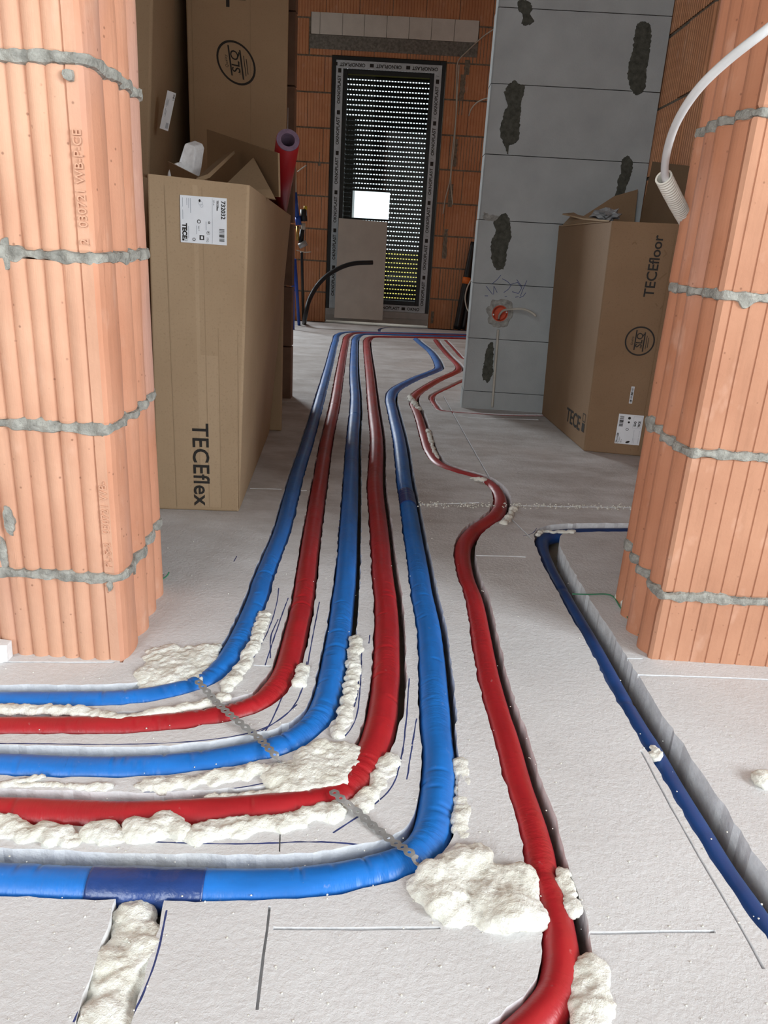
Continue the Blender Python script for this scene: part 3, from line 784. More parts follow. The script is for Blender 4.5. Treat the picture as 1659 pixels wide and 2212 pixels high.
# aerated-concrete partition on the right
def partition():
    mb = MB(); Y = 3.37; x0, x1 = 0.268, 0.925
    zs = [-0.02, 0.078, 0.307, 0.535, 0.785, 1.030, 1.280, 1.535, 1.785, 2.035, 2.285, 2.6]
    joints = [[]] * 11; sock = dp(1080, 677, Y)
    for c in range(len(zs) - 1):
        xs = [x0 + .001 * ((c * 5) % 3)] + joints[c] + [x1]
        for a, b in zip(xs, xs[1:]):
            g = 0.0014; z0, z1 = zs[c] + g, zs[c + 1] - g
            ch = 0.006
            # block with a worn arris at the free end
            if a == xs[0] and z0 < sock[2] < z1:      # the block with the round hole of the socket box
                n_ = 28; ring = [Vector((sock[0] + .034 * math.cos(2 * PI * k / n_), sock[2] + .034 * math.sin(2 * PI * k / n_))) for k in range(n_)]
                vv = [Vector((a + ch, z0)), Vector((b - g, z0)), Vector((b - g, z1)), Vector((a + ch, z1))] + ring
                r_ = delaunay_2d_cdt(vv, [], [[0, 1, 2, 3], list(range(4, 4 + n_))], 1, 1e-6)
                for f_, ids in zip(r_[2], r_[5]):
                    if 1 not in ids: mb.face([(r_[0][i_][0], Y, r_[0][i_][1]) for i_ in f_], 0)
                mb.face([(a + ch, Y, z0), (a, Y + ch, z0), (a, Y + ch, z1), (a + ch, Y, z1)], 0); mb.face([(a, Y + ch, z0), (a, Y + .118, z0), (a, Y + .118, z1), (a, Y + ch, z1)], 0)
                mb.face([(a, Y + .118, z0), (b - g, Y + .118, z0), (b - g, Y + .118, z1), (a, Y + .118, z1)], 0)
                for zz in (z0, z1): mb.face([(a + ch, Y, zz), (b - g, Y, zz), (b - g, Y + .118, zz), (a, Y + .118, zz), (a, Y + ch, zz)], 0)
            elif a == xs[0]:
                prof = [(a + ch, Y), (a, Y + ch), (a, Y + .118), (b - g, Y + .118), (b - g, Y)]
                mb.slab([(p[0], p[1], z0) for p in prof], (0, 0, z1 - z0), 0)
            else: mb.box((a + g, Y, z0), (b - g, Y + .118, z1), 0)
    mb.box((x0 + .050, Y + .055, -.02), (x1 - .002, Y + .115, 2.6), 1)
    def sm(pts, mi=2, th=.003): smear(mb, pts, Y, mi, th)
    sm([(1120, 0), (1142, 0), (1150, 20), (1146, 30), (1154, 48), (1136, 58), (1126, 50), (1128, 32), (1118, 22)])
    sm([(1376, 48), (1395, 44), (1406, 52), (1404, 110), (1398, 150), (1392, 196), (1376, 210), (1362, 196), (1355, 165), (1358, 130), (1366, 110), (1370, 80)])
    sm([(1112, 168), (1120, 178), (1134, 180), (1128, 215), (1124, 260), (1118, 310), (1100, 318), (1096, 338), (1090, 318), (1078, 290), (1086, 250), (1096, 222), (1088, 195)])
    sm([(1344, 340), (1360, 334), (1368, 352), (1362, 382), (1352, 410), (1350, 470), (1316, 470), (1318, 450), (1332, 410), (1334, 385), (1342, 370)])
    sm([(1084, 460), (1094, 458), (1106, 505), (1096, 540), (1090, 580), (1076, 586), (1066, 578), (1060, 520), (1070, 500), (1066, 478)])
    sm([(1054, 742), (1064, 735), (1066, 760), (1062, 815), (1052, 828), (1042, 818), (1046, 780)])
    sm([(1044, 460), (1062, 464), (1086, 470), (1080, 476), (1044, 474)], 3, .002)
    # grey plaster collar round the socket box
    n_ = 60; b0 = len(mb.v)
    for k in range(n_):
        a = 2 * PI * k / n_; ca, sa = math.cos(a), math.sin(a)
        r = .060 + .014 * noise.noise((ca * 2, sa * 2, 1)) + .004 * noise.noise((ca * 9, sa * 9, 4))
        mb.v += [Vector((sock[0] + .0345 * ca, Y - .0012, sock[2] + .0345 * sa)), Vector((sock[0] + (r - .006) * ca, Y - .0014, sock[2] + (r - .006) * sa * 1.06)), Vector((sock[0] + r * ca, Y + .002, sock[2] + r * sa * 1.06))]
    for k in range(n_):
        q_, w_ = b0 + 3 * k, b0 + 3 * ((k + 1) % n_)
        mb.f += [[q_, w_, w_ + 1, q_ + 1], [q_ + 1, w_ + 1, w_ + 2, q_ + 2]]; mb.m += [3, 3]
    # pencil scribbles
    pl = Plate(mb, (0, Y, 0), (1, 0, 0), (0, 0, 1), .0012)
    def q(*p): return [(dp(x, y, Y)[0], dp(x, y, Y)[2]) for x, y in p]
    for st in ([(1050, 618), (1064, 636)], [(1066, 636), (1067, 618), (1074, 632)], [(1062, 614), (1074, 604), (1082, 594)], [(1085, 602), (1096, 608), (1104, 616), (1098, 625), (1088, 632)],
               [(1104, 614), (1118, 610), (1127, 622), (1120, 634), (1106, 630)], [(1116, 604), (1128, 620)], [(1138, 606), (1130, 624), (1124, 640)], [(1047, 639), (1054, 639)], [(1090, 640), (1095, 640)],
               [(1113, 642), (1120, 641)], [(1122, 643), (1130, 640), (1136, 632)]):
        pl.line(q(*st), .0022, 4)
    return struct(mb.build('wall_partition', [M['aac'], M['joint'], M['adhesive'], M['plaster'], M['ink']]))
partition()

# near room shell (behind the camera) with its window openings, and the ceiling
def panel_wall(name, rects, mat):
    mb = MB()
    for lo, hi in rects: mb.box(lo, hi)
    return struct(mb.build(name, [mat]))
panel_wall('wall_rear', [((-2.0, -2.7, -.1), (-1.69, -2.5, 2.6)), ((-.67, -2.7, -.1), (3.4, -2.5, 2.6)), ((-1.69, -2.7, -.1), (-.67, -2.5, .73)), ((-1.69, -2.7, 2.17), (-.67, -2.5, 2.6))], M['render'])
panel_wall('wall_near_left', [((-2.0, -2.5, -.1), (-1.80, -1.66, 2.6)), ((-2.0, -.94, -.1), (-1.80, 1.42, 2.6)), ((-2.0, -1.66, -.1), (-1.80, -.94, .83)), ((-2.0, -1.66, 2.17), (-1.80, -.94, 2.6))], M['render'])
panel_wall('wall_near_right', [((3.2, -2.5, -.1), (3.4, -2.11, 2.6)), ((3.2, -.09, -.1), (3.4, 1.52, 2.6)), ((3.2, -2.11, -.1), (3.4, -.09, .74)), ((3.2, -2.11, 2.36), (3.4, -.09, 2.6))], M['render'])
panel_wall('wall_infill', [((-3.6, 1.20, -.1), (-1.60, 1.42, 2.6)), ((1.69, 1.25, -.1), (3.4, 1.52, 2.6))], M['render'])
panel_wall('wall_header', [((-.44, 1.13, 2.12), (.47, 1.42, 2.60))], M['concrete'])
panel_wall('ceiling', [((-3.7, -2.7, 2.60), (3.5, 7.0, 2.75))], M['ceiling'])
gm = MB(); gm.face([(-30, 6.95, -.35), (30, 6.95, -.35), (30, 60, -.35), (-30, 60, -.35)])
struct(gm.build('ground', [M['ground']]))

# ------------------------------------------------------------------ the far door with its roller shutter
def far_door():
    root = bpy.data.objects.new('door_1', None); COL.objects.link(root); root.location = ((DX0 + DX1) / 2, YB, 0); PLOC[root.name] = Vector(root.location)
    root['kind'] = 'structure'
    x0, x1, z0, z1 = DX0 + .004, DX1 - .004, 0.0, DZ1 - .004
    def rim(mb, a, w, yA, yB, zb, mi=0):
        """rectangular frame: inset a, width w"""
        X0, X1, Z0, Z1 = x0 + a, x1 - a, zb, z1 - a
        mb.box((X0, yA, Z0), (X0 + w, yB, Z1), mi); mb.box((X1 - w, yA, Z0), (X1, yB, Z1), mi)
        mb.box((X0 + w, yA, Z1 - w), (X1 - w, yB, Z1), mi); mb.box((X0 + w, yA, Z0), (X1 - w, yB, Z0 + w), mi)
    mb = MB(); rim(mb, 0, .045, YB - .015, YB + .07, .10); bevel(mb.build('frame', [M['frame']], root), .003)
    mb = MB(); rim(mb, .030, .055, YB - .018, YB - .015, .10)
    # printed protective film, lettering as on the photo
    Xa, Xb, Zb, Zt = x0 + .03, x1 - .03, .10, z1 - .03
    pl = Plate(mb, (Xb, YB - .0182, Zb), (0, 0, 1), (-1, 0, 0), .0008)
    L = Zt - Zb; y = .06
    while y < L - .25:
        pl.text('OKNOPLAST', y, .0275, .034, 1, .0008); pl.rect(y + .215, .016, y + .245, .040, 1); pl.text('/', y + .262, .0275, .03, 1); y += .29
    pl = Plate(mb, (Xa, YB - .0182, Zb), (0, 0, 1), (-1, 0, 0), .0008); y = .1
    while y < L - .25:
        pl.text('OKNOPLAST', y, -.0275, .034, 1, .0008); pl.rect(y + .215, -.040, y + .245, -.016, 1); y += .29
    pl = Plate(mb, (Xb - .03, YB - .0182, Zt - .0275), (-1, 0, 0), (0, 0, -1), .0008); y = .0
    while y < .62:
        pl.text('OKNOPLAST', y, 0, .034, 1, .0008); pl.rect(y + .215, -.012, y + .245, .012, 1); y += .28
    pl = Plate(mb, (Xa + .40, YB - .0182, Zb + .0275), (1, 0, 0), (0, 0, 1), .0008)
    pl.rect(-.04, -.012, -.01, .012, 1); pl.text('OKNOPLAST', 0, 0, .034, 1, .0008); pl.rect(.215, -.012, .245, .012, 1); pl.text('OKNO', .262, 0, .034, 1, .0008)
    f = mb.build('protective_film', [M['film'], M['print']], root); f['label'] = 'printed pale film along the dark frame'
    mb = MB(); rim(mb, .083, .034, YB - .006, YB + .055, .155); bevel(mb.build('sash', [M['frame']], root), .003)
    mb = MB(); mb.box((x0 + .11, YB + .018, .18), (x1 - .11, YB + .024, z1 - .11)); mb.build('glass_pane', [M['glass']], root)
    mb = MB(); mb.box((x0, YB - .03, .0), (x1, YB + .07, .098)); mb.box((x0 + .0, YB - .036, .046), (x1, YB - .03, .050)); bevel(mb.build('sill_profile', [M['alu']], root), .004)
    # shutter curtain: curved slats with punched light slots, a gap added low on its left for a bright patch
    mb = MB(); sx0, sx1 = x0 + .07, x1 - .07; ph = .0357; z = .10; row = 0; Y0 = YB + .10
    gx0, gx1, gz0, gz1 = dp(757, 440, Y0)[0], dp(841, 440, Y0)[0], dp(800, 474, Y0)[2], dp(800, 415, Y0)[2]
    hp, hw, hh = .0236, .0132, .0072
    r1 = random.Random(4)
    while z < z1 - .03:
        zt = z + ph; prof = [(0, .012), (.008, .004), (.015, 0), (.022, .004), (ph - hh, .012)]
        for (a, da), (b, db) in zip(prof, prof[1:]):
            if gz0 < z + a < gz1:
                mb.face([(sx0, Y0 + da, z + a), (gx0, Y0 + da, z + a), (gx0, Y0 + db, z + b), (sx0, Y0 + db, z + b)])
                mb.face([(gx1, Y0 + da, z + a), (sx1, Y0 + da, z + a), (sx1, Y0 + db, z + b), (gx1, Y0 + db, z + b)])
            else: mb.face([(sx0, Y0 + da, z + a), (sx1, Y0 + da, z + a), (sx1, Y0 + db, z + b), (sx0, Y0 + db, z + b)])
        zh = z + ph - hh; u = sx0 + (.006 if row % 2 else 0)
        mb.face([(sx0, Y0 + .012, zh), (u, Y0 + .012, zh), (u, Y0 + .012, zt), (sx0, Y0 + .012, zt)])
        while u < sx1:
            ue = min(u + hp, sx1); inside = gz0 < zh < gz1 and gx0 < (u + ue) / 2 < gx1
            if not inside:
                k = u + hp - hw
                mb.face([(u, Y0 + .012, zh), (min(k, sx1), Y0 + .012, zh), (min(k, sx1), Y0 + .012, zt), (u, Y0 + .012, zt)])
            u = ue
        z = zt; row += 1
    mb.build('shutter_curtain', [M['slat']], root)
    mb = MB(); mb.box((x0 + .03, Y0 - .012, .10), (x0 + .075, Y0 + .04, z1)); mb.box((x1 - .075, Y0 - .012, .10), (x1 - .03, Y0 + .04, z1)); mb.box((x0 + .03, Y0 - .012, z1 - .05), (x1 - .03, Y0 + .06, z1))
    mb.build('shutter_guide', [M['frame']], root)
far_door()
# dark block added outside, unseen itself, to blind the slots on the left
mb = MB(); mb.box((-.95, 7.25, -.35), (-.545, 7.50, 1.62)); struct(mb.build('outside_blocker', [M['black']]))

# ------------------------------------------------------------------ pipes
def creases(key, seed):
    """short slits across the film, most of them where the pipe is bent"""
    P = PATH[key]; rr = random.Random(seed); cut = {}
    i = 12
    while i < len(P) - 30:
        a = (P[i] - P[max(0, i - 22)]); b = (P[min(len(P) - 1, i + 22)] - P[i])
        turn = a.angle(b) if a.length > 1e-6 and b.length > 1e-6 else 0
        near = P[i][1] < 1.5
        if near and rr.random() < min(.9, .10 + turn * 2.2):
            cut[i] = (rr.uniform(-1.1, 1.1), rr.uniform(.30, .95), rr.uniform(.0010, .0028))
        i += rr.choice((2, 3, 4, 5))
    def dent(i, a):
        d = 0.0
        for j, f in ((i, 1.0), (i - 1, .25), (i + 1, .25)):
            c = cut.get(j)
            if c:
                t = abs(((a - c[0]) + PI) % (2 * PI) - PI) / c[1]
                if t < 1: d = max(d, c[2] * f * (1 - t * t))
        return d
    return dent
def pipe(name, key, mat, label, notches=(), sides=22, bump_r=0.0):
    P = PATH[key]; r0 = RD[key]; npx = [fl(x, y, P[0][2]) for x, y in notches]
    idx = [min(range(len(P)), key=lambda i: (P[i] - q).length) for q in npx]
    def rad(i, L):
        r = r0 * (1 + 0.035 * noise.noise((L * 9, r0 * 900, 1)) + 0.015 * noise.noise((L * 40, r0 * 900, 4)))
        for k in idx:
            d = abs(i - k)
            if d <= 1: r -= 0.0022 * (1 if d == 0 else .4)
        return r
    mb = MB(); mb.tube(P, rad, 36 if key in ('R1', 'R2', 'R3', 'R4') else sides, 0, True, creases(key, len(key) + ord(key[1])) if key in ('R1', 'R2', 'R3', 'R4') else None)
    o = mb.build(name, [mat], None, True)
    return tag(o, label, 'pipe', 'insulated pipes in the floor')
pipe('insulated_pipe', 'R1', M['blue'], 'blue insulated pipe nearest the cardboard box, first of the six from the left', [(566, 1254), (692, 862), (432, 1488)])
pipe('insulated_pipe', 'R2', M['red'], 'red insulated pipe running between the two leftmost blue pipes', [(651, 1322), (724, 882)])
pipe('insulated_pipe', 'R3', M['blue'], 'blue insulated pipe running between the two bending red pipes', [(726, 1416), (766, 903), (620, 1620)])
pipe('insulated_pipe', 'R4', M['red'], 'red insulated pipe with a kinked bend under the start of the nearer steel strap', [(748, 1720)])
p5 = thing('insulated_pipe', 'blue insulated pipe with dark blue tape sleeve, nearest pipe bending left in the foreground', 'pipe', (fl(295, 1925)[0], fl(295, 1925)[1], 0), 'insulated pipes in the floor')
def part_tube(name, pts, rad, mat, parent, sides=22, smooth_=True):
    mb = MB(); mb.tube(pts, rad, sides); return mb.build(name, [mat] if not isinstance(mat, list) else mat, parent, smooth_)
def r5(i, L): return RD['R5'] * (1 + 0.035 * noise.noise((L * 9, 22, 1)) + 0.018 * noise.noise((L * 45, 22, 4)))
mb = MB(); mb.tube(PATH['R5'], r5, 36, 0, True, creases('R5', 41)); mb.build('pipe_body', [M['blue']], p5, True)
i0 = min(range(len(PATH['R5'])), key=lambda i: (PATH['R5'][i] - fl(195, 1922, ZP)).length); i1 = min(range(len(PATH['R5'])), key=lambda i: (PATH['R5'][i] - fl(448, 1927, ZP)).length)
tp = part_tube('tape_sleeve', PATH['R5'][i0:i1], lambda i, L: RD['R5'] + .0016 + .0014 * noise.noise((L * 30, 5, 1)), M['tape_blue'], p5)
tp['label'] = 'dark blue adhesive tape wrapped around the pipe'
mb = MB()
for pts in ([(868, 1092), (898, 1090)],):
    a = min(range(len(PATH['R5'])), key=lambda i: (PATH['R5'][i] - fl(880, 1100, ZP)).length)
    mb.tube(PATH['R5'][a:a + 40], lambda i, L: RD['R5'] + .0018 + .0012 * noise.noise((L * 60, 2, 1)), 22)
c5 = mb.build('tape_joint', [M['tape_blue']], p5, True); c5['label'] = 'dark taped joint on the pipe in the shade'
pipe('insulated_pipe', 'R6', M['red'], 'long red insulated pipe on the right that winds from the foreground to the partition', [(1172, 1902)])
pipe('insulated_pipe', 'R7', M['red'], 'thin dark red pipe bending at the foot of the concrete block partition', [], 14)
pipe('insulated_pipe', 'R8', M['darkblue'], 'dark blue pipe lying deep in the channel beside the right brick pier', [(1211, 1285), (1350, 1530)])
pipe('insulated_pipe', 'R9', M['darkblue'], 'short thin blue pipe in the far floor just before the door', [], 10)

# ------------------------------------------------------------------ punched steel straps over the bends
def strap(px, label, z=None):
    pts = [fl(x, y, zz) for x, y, zz in px]
    C = catmull(pts, .002); pitch = .0142; hw = .0066; hr = .0024; th = .0009
    C = resample(C, .001); Ltot = len(C) - 1
    def at(s, t):
        i = max(0, min(Ltot - 1, int(s / .001))); p = C[i]; q = C[min(i + 1, Ltot)]
        a = C[max(0, i - 3)]; b = C[min(Ltot, i + 3)]
        d = (b - a).normalized(); side = Vector((d[1], -d[0], 0)).normalized()
        return p + (q - p) * ((s / .001) - i) - side * t
    ncell = int(Ltot * .001 / pitch); mb = MB(); N = 28
    def half(x): return hw * (0.83 + 0.17 * math.cos(2 * PI * x / pitch)) if abs(x) < pitch / 2 else hw * .4
    for c in range(ncell):
        s0 = (c + .5) * pitch; out = []; inn = []
        for k in range(N):
            a = 2 * PI * k / N; dx, dy = math.cos(a), math.sin(a)
            lo, hi = 0.0, .02
            for _ in range(24):
                m = (lo + hi) / 2; x, y = dx * m, dy * m
                if abs(x) <= pitch / 2 and abs(y) <= half(x): lo = m
                else: hi = m
            out.append((dx * lo, dy * lo)); inn.append((dx * hr, dy * hr))
        for k in range(N):
            j = (k + 1) % N
            quad = [out[k], out[j], inn[j], inn[k]]
            top = [at(s0 + x, y) + Vector((0, 0, th)) for x, y in quad]; bot = [at(s0 + x, y) for x, y in quad]
            mb.face(top); mb.face(bot[::-1])
            mb.face([bot[0], bot[1], top[1], top[0]]); mb.face([bot[2], bot[3], top[3], top[2]])
    return tag(mb.build('perforated_strap', [M['steel']]), label, 'strap')
strap([(426, 1470, .012), (440, 1486, .012), (470, 1520, .006), (520, 1563, .0095), (556, 1592, .005), (585, 1622, .0135), (600, 1638, .010), (610, 1652, -.004)],
      'punched steel strap across the farther pipe bends, from the leftmost blue pipe to the second')
strap([(716, 1708, .012), (740, 1728, .014), (765, 1748, .006), (810, 1788, .003), (850, 1819, .004), (880, 1838, .0135), (898, 1856, .012), (913, 1880, -.006)],
      'punched steel strap across the nearer pipe bends, ending on the frontmost blue pipe')

# ------------------------------------------------------------------ expanding foam
def foam(label, spheres, voxel=.0032, name='foam_bead', amp=1.0, seed=0, cat='foam'):
    bm = bmesh.new()
    for p, r, sq in spheres:
        m = Matrix.Translation(p) @ Matrix.Diagonal((r, r, r * sq, 1))
        bmesh.ops.create_icosphere(bm, subdivisions=2, radius=1, matrix=m)
    me = bpy.data.meshes.new(name); bm.to_mesh(me); bm.free()
    o = bpy.data.objects.new(name, me); COL.objects.link(o)
    md = o.modifiers.new('r', 'REMESH'); md.mode = 'VOXEL'; md.voxel_size = voxel
    bpy.context.view_layer.update()
    m2 = bpy.data.meshes.new_from_object(o.evaluated_get(_dg()))
    o.modifiers.clear(); o.data = m2; m2.name = name; bpy.data.meshes.remove(me)
    bm = bmesh.new(); bm.from_mesh(m2)
    for _ in range(5): bmesh.ops.smooth_vert(bm, verts=bm.verts, factor=.5, use_axis_x=True, use_axis_y=True, use_axis_z=True)
    bm.normal_update()
    for v in bm.verts:
        p = v.co; q = p + Vector((seed * .37, 0, 0))
        d = .0060 * (.30 - abs(noise.noise(q * 46))) + .0042 * (.28 - abs(noise.noise(q * 105))) + .0022 * (.25 - abs(noise.noise(q * 240))) + .004 * noise.noise(q * 24)
        n = v.normal; v.co = p + Vector((n[0], n[1], n[2] * .8)) * d * amp
    bm.to_mesh(m2); bm.free()
    m2.materials.clear(); m2.materials.append(M['foam'])
    m2.polygons.foreach_set('use_smooth', [True] * len(m2.polygons))
    o.data = m2
    return tag(o, label, cat)
def bead(px, r, z=0.0, jit=.22, dens=.22, seed=1, sq=.62):
    rr = random.Random(seed); P = resample(catmull([fl(x, y, 0) for x, y in px], .004), r * dens); out = []
    for p in P:
        k = max(.35, rr.gauss(1, jit)); q = r * min(k, 1.45) * .92
        out.append((p + Vector((rr.uniform(-r, r) * .55, rr.uniform(-r, r) * .55, z + rr.uniform(-.002, .002))), q, sq))
    return out
def patch(px, r, n, z=0.0, seed=1, sq=.55, hump=.01):
    rr = random.Random(seed); poly = [fl(x, y, 0) for x, y in px]; out = []
    xs = [p[0] for p in poly]; ys = [p[1] for p in poly]
    def ins(x, y):
        c = False; j = len(poly) - 1
        for i in range(len(poly)):
            if (poly[i][1] > y) != (poly[j][1] > y) and x < (poly[j][0] - poly[i][0]) * (y - poly[i][1]) / (poly[j][1] - poly[i][1]) + poly[i][0]: c = not c
            j = i
        return c
    while len(out) < n:
        x, y = rr.uniform(min(xs), max(xs)), rr.uniform(min(ys), max(ys))
        if ins(x, y):
            h = hump * (noise.noise((x * 22, y * 22, seed)) + .3)
            out.append((Vector((x, y, z + h)), r * rr.uniform(.6, 1.35), sq))
    return out
FG = 'expanding foam round the pipes'
def fm(label, sph, seed, voxel=.0030, name='foam_bead', amp=1.0):
    o = foam(label, sph, voxel, name, amp, seed); o['group'] = FG; return o
fm('cream foam patch in the corner before the left brick pier', patch([(318, 1400), (470, 1396), (462, 1440), (425, 1480), (310, 1490), (305, 1440)], .012, 190, -.005, 2, .55, .006), 1)
fm('long cream foam bead along the near side of the farthest blue pipe',
   bead([(-40, 1535), (0, 1533), (60, 1533), (130, 1535), (185, 1540), (240, 1550), (300, 1549), (360, 1536), (430, 1524), (480, 1508)], .0085, .001, seed=3), 2)
fm('cream foam bead inside the bend right of the farthest blue pipe', bead([(482, 1488), (510, 1458), (535, 1420), (555, 1375), (572, 1322)], .0095, .000, seed=5), 2)
fm('small foam lump beside the bend of the upper red pipe', bead([(655, 1442), (651, 1462), (646, 1478)], .009, .002, seed=6), 3)
fm('tiny foam lump at the left end of the middle blue pipe', bead([(40, 1686), (66, 1685), (92, 1684)], .006, .001, seed=7), 4)
fm('thin foam bead along the left end of the middle blue pipe', bead([(0, 1694), (150, 1696), (230, 1703)], .0055, -.001, seed=8), 4)
fm('cream foam bead along the near side of the middle blue pipe up to its strap', bead([(300, 1700), (380, 1691), (450, 1684), (530, 1670), (605, 1660)], .0105, -.001, seed=9), 4)
fm('large cream foam patch between the kinked red pipe and the middle blue bend', patch([(622, 1650), (700, 1612), (768, 1625), (766, 1670), (735, 1700), (690, 1705), (600, 1712), (575, 1690)], .0150, 190, -.004, 11, .6, .010), 5)
fm('low foam fringe along the far side of the lower red pipe', bead([(450, 1726), (540, 1717), (600, 1712)], .006, -.001, seed=31), 5)
fm('narrow foam bead up the right side of the middle blue pipe', bead([(770, 1376), (764, 1420), (760, 1470), (752, 1520), (742, 1560), (726, 1590)], .0095, -.001, seed=12), 6)
fm('cream foam bead along the lower red pipe at the left edge', bead([(-40, 1790), (0, 1784), (40, 1798), (100, 1802), (150, 1811)], .0120, -.001, seed=13), 7)
fm('smooth foam lump along the lower red pipe, second from the left', bead([(195, 1806), (240, 1802), (275, 1806)], .0125, .0, .2, seed=14), 7)
fm('biggest smooth foam lump along the lower red pipe', bead([(296, 1794), (345, 1790), (388, 1797)], .0160, .000, .2, seed=15), 7)
fm('wavy cream foam bead along the lower red pipe up to its kink', bead([(418, 1806), (470, 1795), (520, 1785), (560, 1779), (600, 1781), (650, 1767), (700, 1757), (742, 1742)], .0130, .0, seed=16), 7)
fm('cream foam wedge right of the kinked red bend', bead([(846, 1638), (832, 1668), (812, 1700), (790, 1730), (772, 1742)], .0120, -.003, seed=17), 8)
fm('slim foam bead at the right of the nearest blue pipe', bead([(992, 1640), (1000, 1690), (998, 1750), (992, 1800)], .0098, -.005, .15, seed=18), 9)
fm('big cream foam spill before the outer bend of the nearest blue pipe', patch([(985, 1842), (1030, 1848), (1085, 1898), (1125, 1895), (1150, 1960), (1150, 1992), (1030, 1996), (970, 1985), (912, 1928), (925, 1892), (955, 1872)], .0170, 260, -.006, 19, .6, .016) + [(fl(932, 1893, .004), .021, .8), (fl(1000, 1862, .004), .020, .7)], 10, .0034)
fm('small foam chip wedged at the dent in the long red pipe', bead([(1214, 1890), (1220, 1912), (1232, 1945), (1240, 1975)], .0075, -.001, seed=20), 11)
fm('cream foam bead at the bottom edge right of the long red pipe', bead([(1272, 2088), (1280, 2130), (1276, 2180), (1262, 2225)], .0155, -.005, seed=21), 12)
fm('thick cream foam filling the short channel at bottom left', bead([(302, 1990), (285, 2035), (258, 2100), (232, 2170), (205, 2240)], .0260, -.018, .16, .22, seed=22, sq=.70), 13)
fm('cream foam crumbs along the foot of the right brick pier', bead([(1338, 1292), (1352, 1308), (1368, 1335), (1385, 1362), (1408, 1396)], .0085, .003, .35, .4, seed=23, sq=1.1), 14)
fm('foam bits on the bend of the dark blue pipe', bead([(1160, 1158), (1172, 1150), (1200, 1150), (1240, 1150)], .0060, .002, .3, .4, seed=24), 15)
fm('crumbly foam right of the sharpest bend of the long red pipe', bead([(1108, 1100), (1100, 1120), (1085, 1132)], .008, .001, .3, .4, seed=25), 16)
fm('small foam strip lying over the long red pipe before its sharp bend', bead([(1018, 1036), (1034, 1039), (1050, 1040)], .006, .006, .3, .4, seed=26), 16)
fm('foam remains round the long red pipe at its last turn before the partition', bead([(884, 857), (893, 872), (905, 885)], .011, .004, .25, .4, seed=27), 17, .004)
fm('thin foam bead beside the long red pipe in the shaded floor', bead([(925, 930), (934, 965), (945, 990)], .0075, .001, .25, .4, seed=28), 17, .004)
fm('white foam blobs along the foot of the far wall left of the door', bead([(664, 684), (684, 684), (706, 685)], .016, .002, .2, seed=29), 18, .005)
fm('foam chip sitting at a notch in the channel of the dark blue pipe', bead([(1410, 1612), (1420, 1630)], .007, -.003, .2, seed=33), 19, .002)
fm('white foam scrap lying on the board at the right edge', bead([(1632, 1686), (1650, 1690), (1675, 1690)], .010, .004, .25, seed=36), 20, .003, 'foam_scrap')
# crumbs: loose specks on the boards (nobody could count them)
mb = MB(); rr = random.Random(12)
ico = bmesh.new(); bmesh.ops.create_icosphere(ico, subdivisions=1, radius=1); iv = [v.co.copy() for v in ico.verts]; ifc = [[v.index for v in f.verts] for f in ico.faces]; ico.free()
for _ in range(520):
    x = rr.uniform(0, 1659); y = rr.uniform(1120, 2212); p = fl(x, y, 0)
    if y < 1440 and (x < 350 or x > 1330): continue
    if p[1] < .35: continue
    s = rr.uniform(.0004, .0012); mb.raw([p + Vector((a[0] * s * rr.uniform(.8, 1.4), a[1] * s * rr.uniform(.8, 1.6), a[2] * s * .8 + s * .4)) for a in iv], ifc)
for _ in range(150):
    t = rr.random(); p = fl(1432 + 228 * t + rr.gauss(0, 3), 1648 + 365 * t, -.030 + rr.uniform(0, .006)); q_ = rr.uniform(.0015, .0034)
    mb.raw([p + Vector((a[0] * q_, a[1] * q_, a[2] * q_)) for a in iv], ifc)
for _ in range(260):
    t = rr.random(); p = fl(900 + 470 * t + rr.gauss(0, 4), 1090 + 7 * t + rr.gauss(0, 3), 0); s = rr.uniform(.0012, .0032)
    mb.raw([p + Vector((a[0] * s, a[1] * s, a[2] * s * .8 + s * .4)) for a in iv], ifc)
o = mb.build('foam_crumbs', [M['foam']]); o['kind'] = 'stuff'; tag(o, 'tiny pale crumbs scattered over the insulation boards', 'crumbs')

# ------------------------------------------------------------------ cardboard boxes
def carton_body(name, b, t, parent, mat, extra=None, open_top=True, rad=.006, mats=None):
    """b, t: four bottom and four top corners (counter-clockwise seen from above, first = front left)"""
    b = [Vector(p) for p in b]; t = [Vector(p) for p in t]
    mb = MB(); mb.raw(b + t, [(3, 2, 1, 0), (0, 1, 5, 4), (1, 2, 6, 5), (2, 3, 7, 6), (3, 0, 4, 7)] + ([] if open_top else [(4, 5, 6, 7)]), 0)
    o = mb.build(name, [mat], parent)
    bevel(o, rad, 3)
    if open_top:
        s = o.modifiers.new('thick', 'SOLIDIFY'); s.thickness = .005; s.offset = -1
    bpy.context.view_layer.update()
    me = bpy.data.meshes.new_from_object(o.evaluated_get(_dg())); o.modifiers.clear(); o.data = me
    if extra:                                    # print and fold lines as part of the same mesh
        off = parent_loc(parent)
        bm = bmesh.new(); bm.from_mesh(me)
        base = [bm.verts.new(v - off) for v in extra.v]
        for f, mi in zip(extra.f, extra.m):
            try: fc = bm.faces.new([base[i] for i in f]); fc.material_index = mi
            except ValueError: pass
        bm.to_mesh(me); bm.free()
        for m in mats: me.materials.append(m)
    return o
def flap(name, pts, th, parent, mat):
    mb = MB(); n = (Vector(pts[1]) - Vector(pts[0])).cross(Vector(pts[2]) - Vector(pts[0])).normalized()
    mb.slab(pts, n * th); return mb.build(name, [mat], parent)
